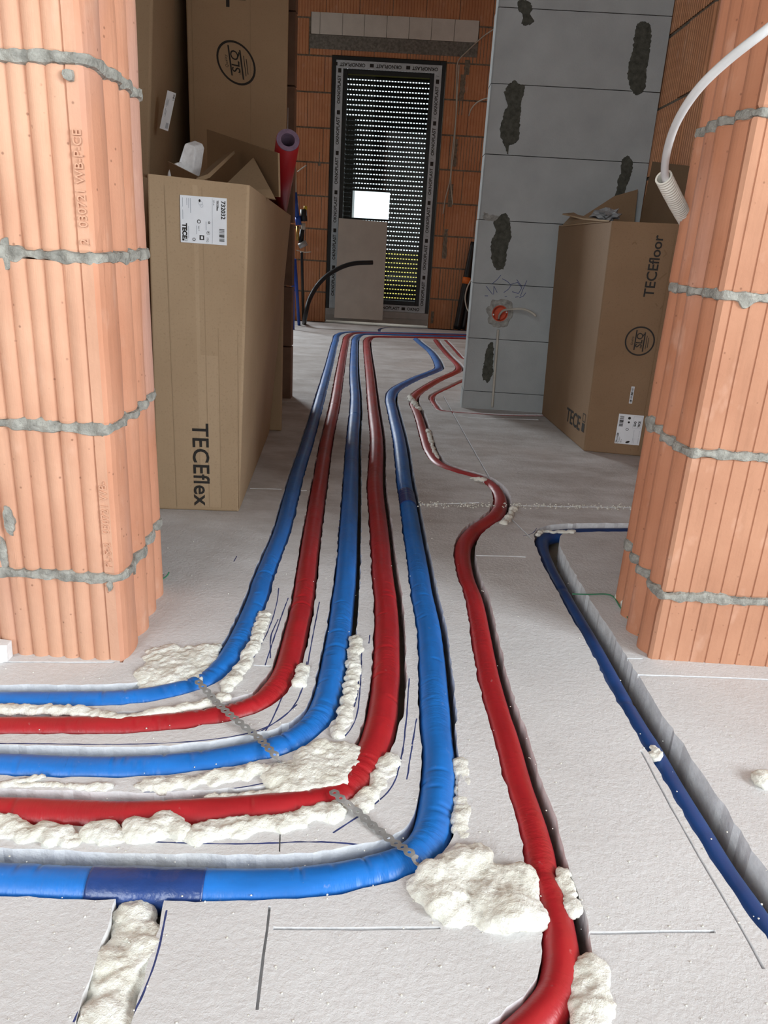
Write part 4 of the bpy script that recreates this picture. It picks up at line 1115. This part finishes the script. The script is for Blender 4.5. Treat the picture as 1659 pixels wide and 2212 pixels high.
def sticker_732(parent, o, u, v, w, h):
    mb = MB(); pl = Plate(mb, o, u, v, .0004)
    k = w / 1.0
    pl.mb.slab([pl.p(0, 0, 0), pl.p(w, 0, 0), pl.p(w, h, 0), pl.p(0, h, 0)], pl.n * .0008, 0)
    L = 3.0
    def X(a): return a * w
    def Yv(a): return a * h
    pl.text('732032', X(.06), Yv(.92), .125 * h, 1, .0004, k=L); pl.text('TECEflex', X(.06), Yv(.80), .055 * h, 1, .0002, k=L); pl.text('25 m', X(.06), Yv(.72), .05 * h, 1, k=L)
    pl.bars(X(.66), Yv(.84), X(.93), Yv(.95), 1, 18, 5, L)
    pl.line([(X(.02), Yv(.69)), (X(.98), Yv(.69))], .0006, 2, L)
    pl.disc(X(.09), Yv(.42), .03 * h, 1, L, 18, .022 * h); pl.ring(X(.14), Yv(.44), .038 * h, .044 * h, 2, L); pl.ring(X(.19), Yv(.46), .030 * h, .036 * h, 2, L)
    pl.ring(X(.53), Yv(.40), .026 * h, .040 * h, 1, L); pl.ring(X(.54), Yv(.62), .012 * h, .024 * h, 1, L); pl.ring(X(.76), Yv(.60), .030 * h, .036 * h, 1, L); pl.disc(X(.755), Yv(.60), .014 * h, 1, L, 10)
    pl.text('ITG', X(.86), Yv(.58), .062 * h, 1, k=L); pl.text('type 5', X(.62), Yv(.40), .04 * h, 1, k=L)
    pl.rect(X(.82), Yv(.41), X(.92), Yv(.51), 1, L); pl.rect(X(.84), Yv(.44), X(.90), Yv(.485), 0, L + .6)
    pl.ring(X(.92), Yv(.29), .022 * h, .034 * h, 1, L)
    pl.text('TECE', X(.59), Yv(.085), .135 * h, 1, .0007, k=L)
    pl.rect(X(.92), Yv(.035), X(.962), Yv(.08), 1, L); s_ = X(.92)
    pl.line([(X(.92), Yv(.095)), (X(.962), Yv(.095)), (X(.962), Yv(.14)), (X(.92), Yv(.14)), (X(.92), Yv(.095))], .0006, 1, L)
    for a, b, y in ((.05, .36, .22), (.05, .26, .18), (.05, .20, .14), (.05, .24, .05), (.30, .50, .05), (.52, .70, .55), (.62, .80, .345), (.64, .90, .17)): pl.rect(X(a), Yv(y), X(b), Yv(y + .011), 2, L)
    o_ = mb.build('product_label', [M['paper'], M['print'], M['paper_grey']], parent); o_['label'] = 'white printed sticker'
    return o_
def slq(pl, x, y, r, mi, s=1.0):
    pl.ring(x, y, r * .90, r, mi)
    pl.rect(x - r * .70, y - r * .32, x + r * .62, y - r * .24, mi); pl.rect(x - r * .62, y + r * .26, x + r * .74, y + r * .34, mi)
    pl.text('SLQ', x - r * .45, y + .02 * r, r * .58, mi, r * .006)
    pl.text('Silver Line', x - r * .5, y - r * .16, r * .14, mi); pl.text('Quality', x - r * .3, y + r * .50, r * .2, mi)
    pl.rect(x - r * .52, y - r * .46, x + r * .40, y - r * .42, mi); pl.rect(x - r * .42, y - r * .58, x + r * .28, y - r * .54, mi)

# the front box
A, B, C, D = Vector((-.618, 1.85, 0)), Vector((-.406, 1.868, 0)), Vector((-.475, 2.705, 0)), Vector((-.692, 2.69, 0))
At, Bt, Ct, Dt = Vector((-.604, 1.85, .802)), Vector((-.375, 1.868, .791)), Vector((-.398, 2.66, .745)), Vector((-.640, 2.68, .80))
bx = thing('cardboard_box', 'open cardboard box with white printed sticker and black lettering beside the left brick pier', 'box', (-.54, 2.27, 0), 'cardboard boxes')
ex = MB(); u = (B - A).normalized(); v = (At - A).normalized(); v = (v - u * v.dot(u)).normalized()
o0 = A + Vector((0, -.0006, 0))
def onface(px, py):
    nrm = u.cross(v); d = ray(px, py); org = Vector((0, 0, CAMH)); t = (o0 - org).dot(nrm) / d.dot(nrm); p = org + d * t - o0
    return p.dot(u), p.dot(v)
pl = Plate(ex, o0, -v, u, .0008)
xa, ya = onface(427, 914)
pl.text('TECEflex', -ya, xa + .004, .057, 1, .0007, spacing=1.02)
pf = Plate(ex, o0, u, v, .0004)
for px in (366, 442, 470, 512):
    xx = onface(px, 700)[0]; pf.rect(xx, .01, xx + .0022, .78, 2, .6)
xt0, xt1 = onface(424, 700)[0], onface(470, 700)[0]
pf.rect(xt0, .012, xt1, .785, 3, .3)  # paler wax-coated stripe down the front
M['card_line'] = plain('cardboard_fold', (0.335, 0.235, 0.142, 1), .8, .1, 30, 0)
M['card_tape'] = card_mat('cardboard_coating', (0.41, 0.295, 0.185, 1), (0.46, 0.335, 0.215, 1)); 
carton_body('body', [A, B, C, D], [At, Bt, Ct, Dt], bx, M['card'], ex, True, .006, [M['print'], M['card_line'], M['card_tape']])
sx, sy = onface(389, 421); ex_, ey = onface(490, 434); bxx, byy = onface(391, 523)
P0 = o0 + u * sx + v * sy; P1 = o0 + u * ex_ + v * ey; P2 = o0 + u * bxx + v * byy
ud = (P2 - P0).normalized(); vd = (P1 - P0); w_, h_ = (P2 - P0).length, vd.length; vd = (vd - ud * vd.dot(ud)).normalized()
sticker_732(bx, P0 + Vector((0, -.0012, 0)), ud, vd, w_, h_)
flap('flap', [dp(450, 280, 2.55), dp(604, 331, 2.14), dp(606, 416, 2.14), dp(606, 426, 2.14), dp(452, 420, 2.55)][::-1], .005, bx, M['card_in'])
flap('flap', [dp(549, 343, 2.25), dp(586, 412, 2.12), dp(596, 432, 2.10), dp(478, 412, 2.16)][::-1], .005, bx, M['card'])
flap('flap', [dp(366, 349, 2.05), dp(433, 383, 1.98), dp(433, 400, 1.98), dp(376, 392, 2.05)][::-1], .005, bx, M['card_dark'])
flap('flap', [dp(449, 376, 1.95), dp(453, 384, 1.95), dp(508, 331, 2.32), dp(506, 325, 2.32)][::-1], .030, bx, M['card_in'])
flap('flap', [At + Vector((.002, .01, -.004)), At + Vector((-.06, .03, .010)), Dt + Vector((-.05, -.05, .010)), Dt + Vector((.002, -.02, -.004))], .005, bx, M['card_dark'])
# things sticking out of it
mb = MB(); mb.slab([dp(386, 352, 2.12), dp(398, 312, 2.14), dp(402, 309, 2.14), dp(419, 316, 2.14), dp(423, 326, 2.14), dp(416, 368, 2.12), dp(412, 392, 2.12), dp(382, 388, 2.12)][::-1], (0.01, .05, .012))
bevel(tag(mb.build('polystyrene_offcut', [M['eps']]), 'white polystyrene block sticking up out of the open cardboard box', 'offcut'), .004)
mb = MB(); mb.slab([dp(362, 372, 2.08), dp(370, 356, 2.08), dp(384, 350, 2.08), dp(390, 372, 2.08), dp(388, 392, 2.08), dp(360, 388, 2.08)][::-1], (0, .04, .005))
bevel(tag(mb.build('polystyrene_offcut', [M['eps']]), 'low white polystyrene piece at the left rim of the open cardboard box', 'offcut'), .004)
def hollow(mb, p0, p1, ro, ri, n=28, mo=0, mi=1):
    p0, p1 = Vector(p0), Vector(p1); t = (p1 - p0).normalized(); a = t.orthogonal().normalized(); b = t.cross(a)
    def ring(p, r): return [p + a * (r * math.cos(2 * PI * k / n)) + b * (r * math.sin(2 * PI * k / n)) for k in range(n)]
    Rs = [ring(p0, ro), ring(p1, ro), ring(p1, ri), ring(p0, ri)]
    base = len(mb.v)
    for r in Rs: mb.v += r
    for q in range(4):
        m = mo if q == 0 else mi
        for k in range(n):
            j = (k + 1) % n; A_ = base + q * n; B_ = base + ((q + 1) % 4) * n
            mb.f.append([A_ + k, A_ + j, B_ + j, B_ + k]); mb.m.append(m)
tA = dp(622, 303, 2.24); tB = dp(600, 442, 2.57)
td = (tB - tA).normalized(); tB = tA + td * ((tB - tA).length + .02)
rt = thing('pipe_insulation_tube', 'red pipe insulation tube leaning out of the open cardboard box', 'tube', tB)
mb = MB(); hollow(mb, tB, tA, .0315, .0305); 
o = mb.build('sleeve', [M['red'], M['red']], rt, True)
mb = MB(); hollow(mb, tB + td * -.002, tA - td * .002, .0305, .0185); o = mb.build('foam_core', [M['tube_foam'], M['tube_foam']], rt); o['label'] = 'grey foam core seen at the open end'

# tall box behind it
b2 = thing('cardboard_box', 'tall cardboard box with round black stamp standing behind the open box', 'box', (-.58, 2.95, 0), 'cardboard boxes')
A2 = Vector((-.748, 2.745, 0)); B2 = Vector((-.436, 2.745, 0))
ex = MB(); pl2 = Plate(ex, (0, 2.7444, 0), (0, 0, 1), (-1, 0, 0), .0006)
c = dp(510, 136, 2.744)
cs = math.radians(-8); pl2b = Plate(ex, (c[0], 2.7444, c[2]), (math.sin(-cs) * -1, 0, math.cos(cs)), (-math.cos(cs), 0, -math.sin(cs)), .0006)
slq(pl2b, 0, 0, .0625, 1)
tpos = dp(512, 12, 2.744); pl2.text('TECE', tpos[2] - .005, -tpos[0] + .0, .085, 1, .0016)
pl2f = Plate(ex, (0, 2.7444, 0), (1, 0, 0), (0, 0, 1), .0004)
for px in (416, 540): xx = dp(px, 150, 2.744)[0]; pl2f.rect(xx, .05, xx + .003, 1.70, 2, .5)
carton_body('body', [A2, B2, B2 + Vector((-.062, .40, 0)), A2 + Vector((-.02, .40, 0))], [A2 + Vector((0, 0, 1.75)), B2 + Vector((.012, 0, 1.75)), B2 + Vector((-.052, .40, 1.75)), A2 + Vector((-.02, .40, 1.75))], b2, M['card'], ex, False, .006, [M['print'], M['card_line']])
mb = MB(); fdir = Vector((-.062, .40, 0)).normalized(); fo = Vector((-.432 - .040, 2.745 + .26, dp(640, 270, 3.0)[2])) + Vector((.006, 0, 0))
pl = Plate(mb, fo, fdir, (0, 0, 1), .0005)
pl.mb.slab([pl.p(-.03, -.05, 0), pl.p(.05, -.05, 0), pl.p(.05, .05, 0), pl.p(-.03, .05, 0)], pl.n * .001); mb.build('side_label', [M['paper']], b2)['label'] = 'white sticker on the narrow side'

# leaning box at the far left
b3 = thing('cardboard_box', 'large cardboard box leaning at the far left with a crooked white label', 'box', (-.98, 2.86, 0), 'cardboard boxes')
ang = math.radians(4.2); rot = Matrix.Rotation(ang, 3, 'Y'); piv = Vector((-.886, 2.55, 0.002))
def t3(x, y, z): return piv + rot @ Vector((x, y, z))
carton_body('body', [t3(-.40, 0, 0), t3(0, 0, 0), t3(0, .5, 0), t3(-.40, .5, 0)], [t3(-.40, 0, 1.65), t3(0, 0, 1.65), t3(0, .5, 1.65), t3(-.40, .5, 1.65)], b3, M['card'], None, False, .008)
nn3 = rot @ Vector((0, -1, 0))
mb = MB(); L3 = [dp(x, y, 2.549) for x, y in ((345, 277), (373, 281), (381, 198), (362, 195))]
o3 = L3[3]; u3 = (L3[0] - L3[3]); v3 = (L3[2] - L3[3]); w3, h3 = u3.length, v3.length; u3.normalize(); v3 = (v3 - u3 * v3.dot(u3)).normalized()
pl = Plate(mb, o3, u3, v3, .0006); pl.mb.slab([pl.p(0, 0, 0), pl.p(w3, 0, 0), pl.p(w3, h3, 0), pl.p(0, h3, 0)], pl.n * .0008)
pl.bars(w3 * .05, h3 * .75, w3 * .22, h3 * .95, 1, 8, 2, 2.4); pl.rect(w3 * .8, h3 * .6, w3 * .95, h3 * .9, 2, 2.4)
for a, y in ((.2, .15), (.24, .25), (.2, .35), (.45, .2), (.5, .3)): pl.rect(w3 * a, h3 * y, w3 * (a + .17), h3 * (y + .05), 2, 2.4)
mb.build('product_label', [M['paper'], M['print'], M['paper_grey']], b3)['label'] = 'white sticker set at a slant'

# box on the right
A4, B4 = Vector((.676, 2.73, 0)), Vector((.905, 2.700, 0)); D4, C4 = Vector((.618, 3.33, 0)), Vector((.900, 3.33, 0))
A4t, B4t, C4t, D4t = Vector((.658, 2.73, .788)), Vector((.900, 2.700, .790)), Vector((.900, 3.33, .795)), Vector((.590, 3.33, .778))
b4 = thing('cardboard_box', 'dark cardboard box with round stamp between the block partition and right brick pier', 'box', (.78, 3.03, 0), 'cardboard boxes')
ex = MB(); u = (B4 - A4).normalized(); v = (A4t - A4).normalized(); v = (v - u * v.dot(u)).normalized(); o0 = A4 + Vector((0, -.0006, 0))
pl = Plate(ex, o0, v, -u, .0006); pr = Plate(ex, o0, u, v, .0004)
x_, y_ = onface(1400, 642); pl.text('TECEfloor', y_, -x_ - .002, .047, 1, .0006, spacing=.98)
x_, y_ = onface(1382, 737); slq(pl, y_, -x_, .050, 1)
for px in (1425,): xx = onface(px, 700)[0]; pr.rect(xx, .02, xx + .002, .77, 2, .5)
M['card_line_dark'] = plain('brown_cardboard_fold', (0.22, 0.135, 0.07, 1), .8, .1, 30, 0)
for pts in ([(1365, 528), (1372, 522), (1375, 528)], [(1434, 540), (1440, 548), (1432, 556)], [(1416, 655), (1420, 662)], [(1426, 668), (1432, 660)], [(1440, 590), (1428, 600), (1422, 604)]):
    pr.line([onface(*p) for p in pts], .004, 2, 1.0)
# logo on the long side
us = (A4 - D4).normalized(); vs = (A4t - A4).normalized(); vs = (vs - us * vs.dot(us)).normalized()
ns = us.cross(vs); o5 = A4 + ns * .0006
def onside(px, py):
    d = ray(px, py); org = Vector((0, 0, CAMH)); t = (o5 - org).dot(ns) / d.dot(ns); p = org + d * t - o5; return p.dot(us), p.dot(vs)
ps = Plate(ex, o5, us, vs, .0008)
xs_, ys_ = onside(1224, 895); ps.text('TECE', xs_, ys_ + .0, .075, 1, .0012)
xl, yl = onside(1250, 920); ps.rect(-.050, yl - .010, -.022, yl + .022, 1); q0, q1, r0_, r1_ = -.050, -.022, yl + .028, yl + .056
ps.line([(q0, r0_), (q1, r0_), (q1, r1_), (q0, r1_), (q0, r0_)], .003, 1)
x1_, y1_ = onside(1206, 590); ps.rect(x1_ - .004, y1_ - .03, x1_ + .010, y1_ + .03, 3, .8)
ps.line([onside(1221, 632), onside(1221, 646), onside(1231, 648)], .003, 1)
carton_body('body', [A4, B4, C4, D4], [A4t, B4t, C4t, D4t], b4, M['card_dark'], ex, True, .006, [M['print'], M['card_line_dark'], M['card_tape']])
u = (B4 - A4).normalized(); v = (A4t - A4).normalized(); v = (v - u * v.dot(u)).normalized(); o0 = A4 + Vector((0, -.0006, 0))
mb = MB(); xx, yy = onface(1327, 957); x2, y2 = onface(1391, 898); pl = Plate(mb, o0 + u * xx + v * yy + Vector((0, -.0012, 0)), v, -u, .0005); W_ = y2 - yy; H_ = x2 - xx
pl.mb.slab([pl.p(0, 0, 0), pl.p(W_, 0, 0), pl.p(W_, -H_, 0), pl.p(0, -H_, 0)][::-1], pl.n * .0008)
k_ = 2.6
pl.text('77111630', .03 * W_, -.08 * H_, .105 * H_, 1, .0004, k=k_); pl.text('TECEfloor', .04 * W_, -.17 * H_, .06 * H_, 1, k=k_); pl.text('300 m', .04 * W_, -.25 * H_, .06 * H_, 1, k=k_)
pl.bars(.58 * W_, -.22 * H_, .93 * W_, -.06 * H_, 1, 18, 6, k_)
pl.disc(.08 * W_, -.52 * H_, .07 * W_, 1, k_, 20, .035 * W_, -1.2); pl.ring(.5 * W_, -.42 * H_, .03 * W_, .045 * W_, 1, k_); pl.disc(.74 * W_, -.44 * H_, .035 * W_, 1, k_); pl.disc(.88 * W_, -.44 * H_, .045 * W_, 1, k_)
pl.text('SLQ', .62 * W_, -.70 * H_, .12 * H_, 1, .0005, k=k_); pl.text('TECE', .60 * W_, -.87 * H_, .11 * H_, 1, .0005, k=k_); pl.line([(.56 * W_, -.62 * H_), (.95 * W_, -.62 * H_), (.95 * W_, -.95 * H_), (.56 * W_, -.95 * H_), (.56 * W_, -.62 * H_)], .0006, 2, k_)
for a, b, y in ((.04, .5, .70), (.04, .22, .75), (.05, .25, .92), (.28, .48, .92)): pl.rect(a * W_, -y * H_ - .001, b * W_, -y * H_, 2, k_)
mb.build('product_label', [M['paper'], M['print'], M['paper_grey']], b4)['label'] = 'white printed sticker low on the dark box'
mb = MB(); xx, yy = onface(1358, 871); x2, y2 = onface(1371, 835); pl = Plate(mb, o0 + u * xx + v * yy + Vector((0, -.0012, 0)), v, -u, .0005); W_ = y2 - yy; H_ = x2 - xx
pl.mb.slab([pl.p(0, 0, 0), pl.p(W_, 0, 0), pl.p(W_, -H_, 0), pl.p(0, -H_, 0)][::-1], pl.n * .0008); pl.bars(.06 * W_, -.8 * H_, .94 * W_, -.15 * H_, 1, 18, 8, 2.6)
mb.build('barcode_label', [M['paper'], M['print']], b4)['label'] = 'small white barcode sticker'
# its flaps
flap('flap', [Vector((.903, 2.74, .78)), Vector((.903, 3.30, .78)), Vector((.917, 3.30, 1.03)), Vector((.917, 2.74, .965))], .005, b4, M['card_dark'])
flap('flap', [Vector((.63, 3.325, .78)), Vector((.89, 3.325, .78)), Vector((.89, 3.35, .93)), Vector((.80, 3.35, .90))], .005, b4, M['card_dark'])
flap('flap', [D4t + Vector((.005, -.05, 0)), A4t + Vector((-.004, .02, .002)), dp(1262, 472, 2.95), dp(1216, 461, 3.15), dp(1240, 459, 3.2)], .005, b4, M['card'])
bm = bmesh.new(); bmesh.ops.create_icosphere(bm, subdivisions=3, radius=1)
cf = dp(1312, 462, 3.0)
for vtx in bm.verts:
    k = 1 + .5 * noise.noise(vtx.co * 2.2) + .3 * noise.noise(vtx.co * 5); vtx.co = cf + Vector((vtx.co[0] * .045 * k, vtx.co[1] * .05 * k, vtx.co[2] * .022 * k - .004))
me = bpy.data.meshes.new('plastic_film'); bm.to_mesh(me); bm.free(); me.materials.append(M['film_clear']); o = bpy.data.objects.new('plastic_film', me); COL.objects.link(o)
tag(o, 'crumpled clear plastic film on top of the dark cardboard box', 'film')

# ------------------------------------------------------------------ far-room things
mb = MB(); Yq = 6.50
mb.hexa([dp(722, 686, 6.42), dp(826, 692, 6.42), dp(826, 692, 6.42) + Vector((0, .013, 0)), dp(722, 686, 6.42) + Vector((0, .013, 0)),
         dp(732, 471, 6.64), dp(837, 480, 6.64), dp(837, 480, 6.64) + Vector((0, .013, 0)), dp(732, 471, 6.64) + Vector((0, .013, 0))])
tag(mb.build('plasterboard_offcut', [M['board']]), 'pale plasterboard offcut leaning against the far door', 'board')
hz = thing('hose', 'black curved hose rising from the floor in front of the far door', 'hose', fl(657, 700, 0))
part_tube('hose_body', catmull([fl(657, 700, 0), dp(660, 680, 6.05), dp(668, 648, 6.1), dp(690, 611, 6.15), (dp(722, 585, 6.2)), dp(760, 570, 6.25), dp(805, 567, 6.3)], .02), .0175, M['black'], hz, 14)
lp = thing('conduit_pipe', 'black pipe leaning at the far wall beside the partition, wrapped with orange tape', 'pipe', (dp(988, 700, 6.54)[0], 6.54, 0))
lA, lB = dp(988, 700, 6.54), dp(1023, 523, 6.63); lA[2] = 0.0
part_tube('pipe_body', [lA + (lB - lA) * (k / 20) for k in range(21)], lambda i, L: .031 if i < 11 else .031 - .0008 * (i - 11), M['black'], lp, 18)
part_tube('second_pipe', [lA + Vector((.050, .01, .0)) + (lB - lA) * (k / 20 * .93) for k in range(21)], .022, M['black'], lp, 16)
part_tube('tape_band', [lA + (lB - lA) * k for k in (.525, .56, .60)], .0335, M['orange_tape'], lp, 18)['label'] = 'orange tape band'
def cable(label, pts, r, mat, name='cable', group=None):
    mb = MB(); mb.tube(catmull(pts, .01), r, 10); return tag(mb.build(name, [mat], None, True), label, 'cable')
yw = YB - .02
cable('white cable coming out of the partition top and hanging down the far wall, longer strand', [dp(1068, 62, 6.5), dp(1040, 82, yw), dp(1010, 110, yw), dp(990, 132, yw), dp(987, 160, yw), dp(985, 250, yw), dp(976, 340, yw), dp(972, 390, yw), dp(963, 425, yw), dp(957, 462, yw)], .0048, M['cable'])
cable('white cable hanging down the far wall beside the door, shorter strand', [dp(992, 140, yw - .012), dp(990, 170, yw - .012), dp(985, 260, yw - .012), dp(980, 330, yw - .012), dp(974, 385, yw - .012), dp(978, 442, yw - .012)], .0048, M['cable'])
cable('short white cable curling from behind the partition at door height', [dp(1056, 212, 6.45), dp(1045, 214, 6.5), dp(1030, 222, 6.55), dp(1018, 236, 6.6), dp(1013, 250, 6.64)], .005, M['cable'])
cable('white cable bowed beside the leaning black pipe', [dp(1022, 598, 6.3), dp(1010, 620, 6.3), dp(1005, 642, 6.3), (dp(1008, 664, 6.25)), dp(1018, 684, 6.2), fl(1030, 722, .006)], .005, M['cable'])
# socket box in the partition
sc = dp(1080, 677, 3.37); sb = thing('socket_box', 'round orange socket box set in the concrete block partition', 'socket box', (sc[0], sc[1], sc[2]))
mb = MB(); hollow(mb, sc + Vector((0, .045, 0)), sc + Vector((0, -.003, 0)), .0335, .0310, 30, 0, 0); mb.build('rim', [M['orange']], sb)
mb = MB(); nseg = 30; mb.face([sc + Vector((.0313 * math.cos(2 * PI * k / nseg), +.040, .0313 * math.sin(2 * PI * k / nseg))) for k in range(nseg)]); mb.build('base', [M['orange']], sb)
for a in (0.25, PI + .25):
    mb = MB(); c_ = sc + Vector((.0285 * math.cos(a), .000, .027 * math.sin(a))); mb.tube([c_ + Vector((0, .004, 0)), c_ + Vector((0, -.001, 0))], .0035, 8); mb.build('screw', [M['white']], sb)
cable('grey cable sticking out of the orange socket box', [dp(1077, 690, 3.405), dp(1079, 680, 3.375), dp(1087, 671, 3.345), dp(1105, 668, 3.30), dp(1130, 668, 3.26), dp(1148, 675, 3.23), dp(1158, 683, 3.22)], .0048, M['cable'])
cable('white cable set upright in the chase below the socket box', [dp(1076, 712, 3.364), dp(1074, 740, 3.364), dp(1070, 790, 3.364), dp(1067, 830, 3.364), dp(1063, 880, 3.364)], .0055, M['cable'])
# conduit and cable on the right pier
cd = thing('corrugated_conduit', 'cream corrugated conduit stub bending out beside the right brick pier', 'conduit', dp(1475, 470, 1.50))
cp = catmull([dp(1500, 512, 1.53), dp(1484, 478, 1.50), dp(1466, 446, 1.46), (dp(1446, 408, 1.42)), dp(1433, 382, 1.40)], .001)
cp = resample(cp, .0012)
mb = MB(); rc = .0132
mb.tube(cp, lambda i, L: rc + .0011 * math.sin(2 * PI * L / .0058), 20, 0, False)
mb.tube(cp, lambda i, L: rc - .0022, 16, 0, False)
mb.build('conduit_body', [M['conduit']], cd, True)
mb = MB(); hollow(mb, cp[-2], cp[-1], rc + .0009, rc - .0022, 24, 0, 0); mb.build('conduit_rim', [M['conduit']], cd)
cable('thick white cable arching from the conduit stub across the right brick pier', [dp(1456, 428, 1.43), dp(1440, 395, 1.405), dp(1436, 372, 1.385), dp(1443, 318, 1.32), dp(1468, 252, 1.24), dp(1512, 188, 1.18), dp(1570, 132, 1.14), dp(1659, 62, 1.10), dp(1790, -40, 1.09), (.98, 1.12, 1.50), (1.10, 1.20, 1.75), (1.12, 1.225, 2.10), (1.12, 1.225, 2.59)], .0062, M['white'])

# stand with fittings at the far left
st = thing('tripod_stand', 'blue stand with grey tube and dark valve fittings in the far left corner', 'stand', fl(634, 712, 0))
ys = fl(634, 712, 0)[1]
part_tube('upper_tube', [dp(635, 364, ys + .05), dp(636, 418, ys + .05)], .017, M['cable'], st, 12)
part_tube('sleeve', [dp(636, 416, ys + .05), dp(641, 468, ys + .05)], .019, M['blue_paint'], st, 12)
part_tube('valve_body', [dp(655, 452, ys + .08), dp(657, 478, ys + .08)], .024, M['black'], st, 12)
part_tube('yellow_cap', [dp(660, 445, ys + .08), dp(660, 453, ys + .08)], .014, M['yellow'], st, 12)
part_tube('blue_cap', [dp(643, 466, ys + .06), dp(645, 486, ys + .06)], .021, M['blue_paint'], st, 12)
part_tube('brass_fitting', [dp(643, 488, ys + .06), dp(643, 520, ys + .06)], .012, M['brass'], st, 12)
part_tube('coupling', [dp(655, 482, ys + .08), dp(655, 496, ys + .08)], .016, M['cable'], st, 12)
part_tube('valve_body', [dp(653, 496, ys + .08), dp(650, 526, ys + .08)], .018, M['black'], st, 12)
part_tube('dial', [dp(646, 532, ys + .05), dp(662, 524, ys + .05)], .020, M['steel'], st, 12)
part_tube('leg', [dp(633, 500, ys), fl(633, 712, 0)], .012, M['blue_paint'], st, 10)
part_tube('leg', [dp(637, 560, ys + .1), fl(646, 703, 0)], .012, M['blue_paint'], st, 10)
part_tube('leg', [dp(652, 545, ys + .12), fl(655, 690, 0)], .011, M['black'], st, 10)
cable('thin white wire hooked on the stand in the far left corner', [dp(640, 540, ys - .02), dp(650, 543, ys - .02), dp(660, 545, ys - .02), dp(672, 544, ys - .02)], .003, M['cable'], 'wire')
cable('thin pale wire pointing up beside the grey tube of the stand', [dp(643, 371, ys), dp(652, 364, ys), dp(662, 357, ys)], .004, M['cable'], 'wire')

# small leftovers by the brick piers
mb = MB(); c0 = fl(-60, 1428, 0); mb.hexa([(-.68, 1.06, .0), (dp(27, 1428, 1.105)[0], 1.09, .0), (dp(27, 1428, 1.105)[0], 1.108, .0), (-.68, 1.108, .0), (-.68, 1.075, .034), (dp(23, 1386, 1.105)[0], 1.092, .030), (dp(23, 1386, 1.105)[0], 1.108, .030), (-.68, 1.108, .034)])
tag(mb.build('polystyrene_offcut', [M['eps']]), 'white polystyrene strip set upright against the foot of the left brick pier', 'offcut')
cable('green cord poking out behind the left brick pier', [fl(340, 1252, .002), fl(352, 1250, .003), fl(362, 1242, .006), fl(365, 1236, .012)], .0014, M['green'], 'cord')
cable('green cord along the foot of the right brick pier', [fl(1236, 1283, .003), fl(1270, 1284, .003), fl(1318, 1285, .003), fl(1340, 1312, .003), fl(1368, 1352, .004), fl(1408, 1420, .003)], .0014, M['green'], 'cord')
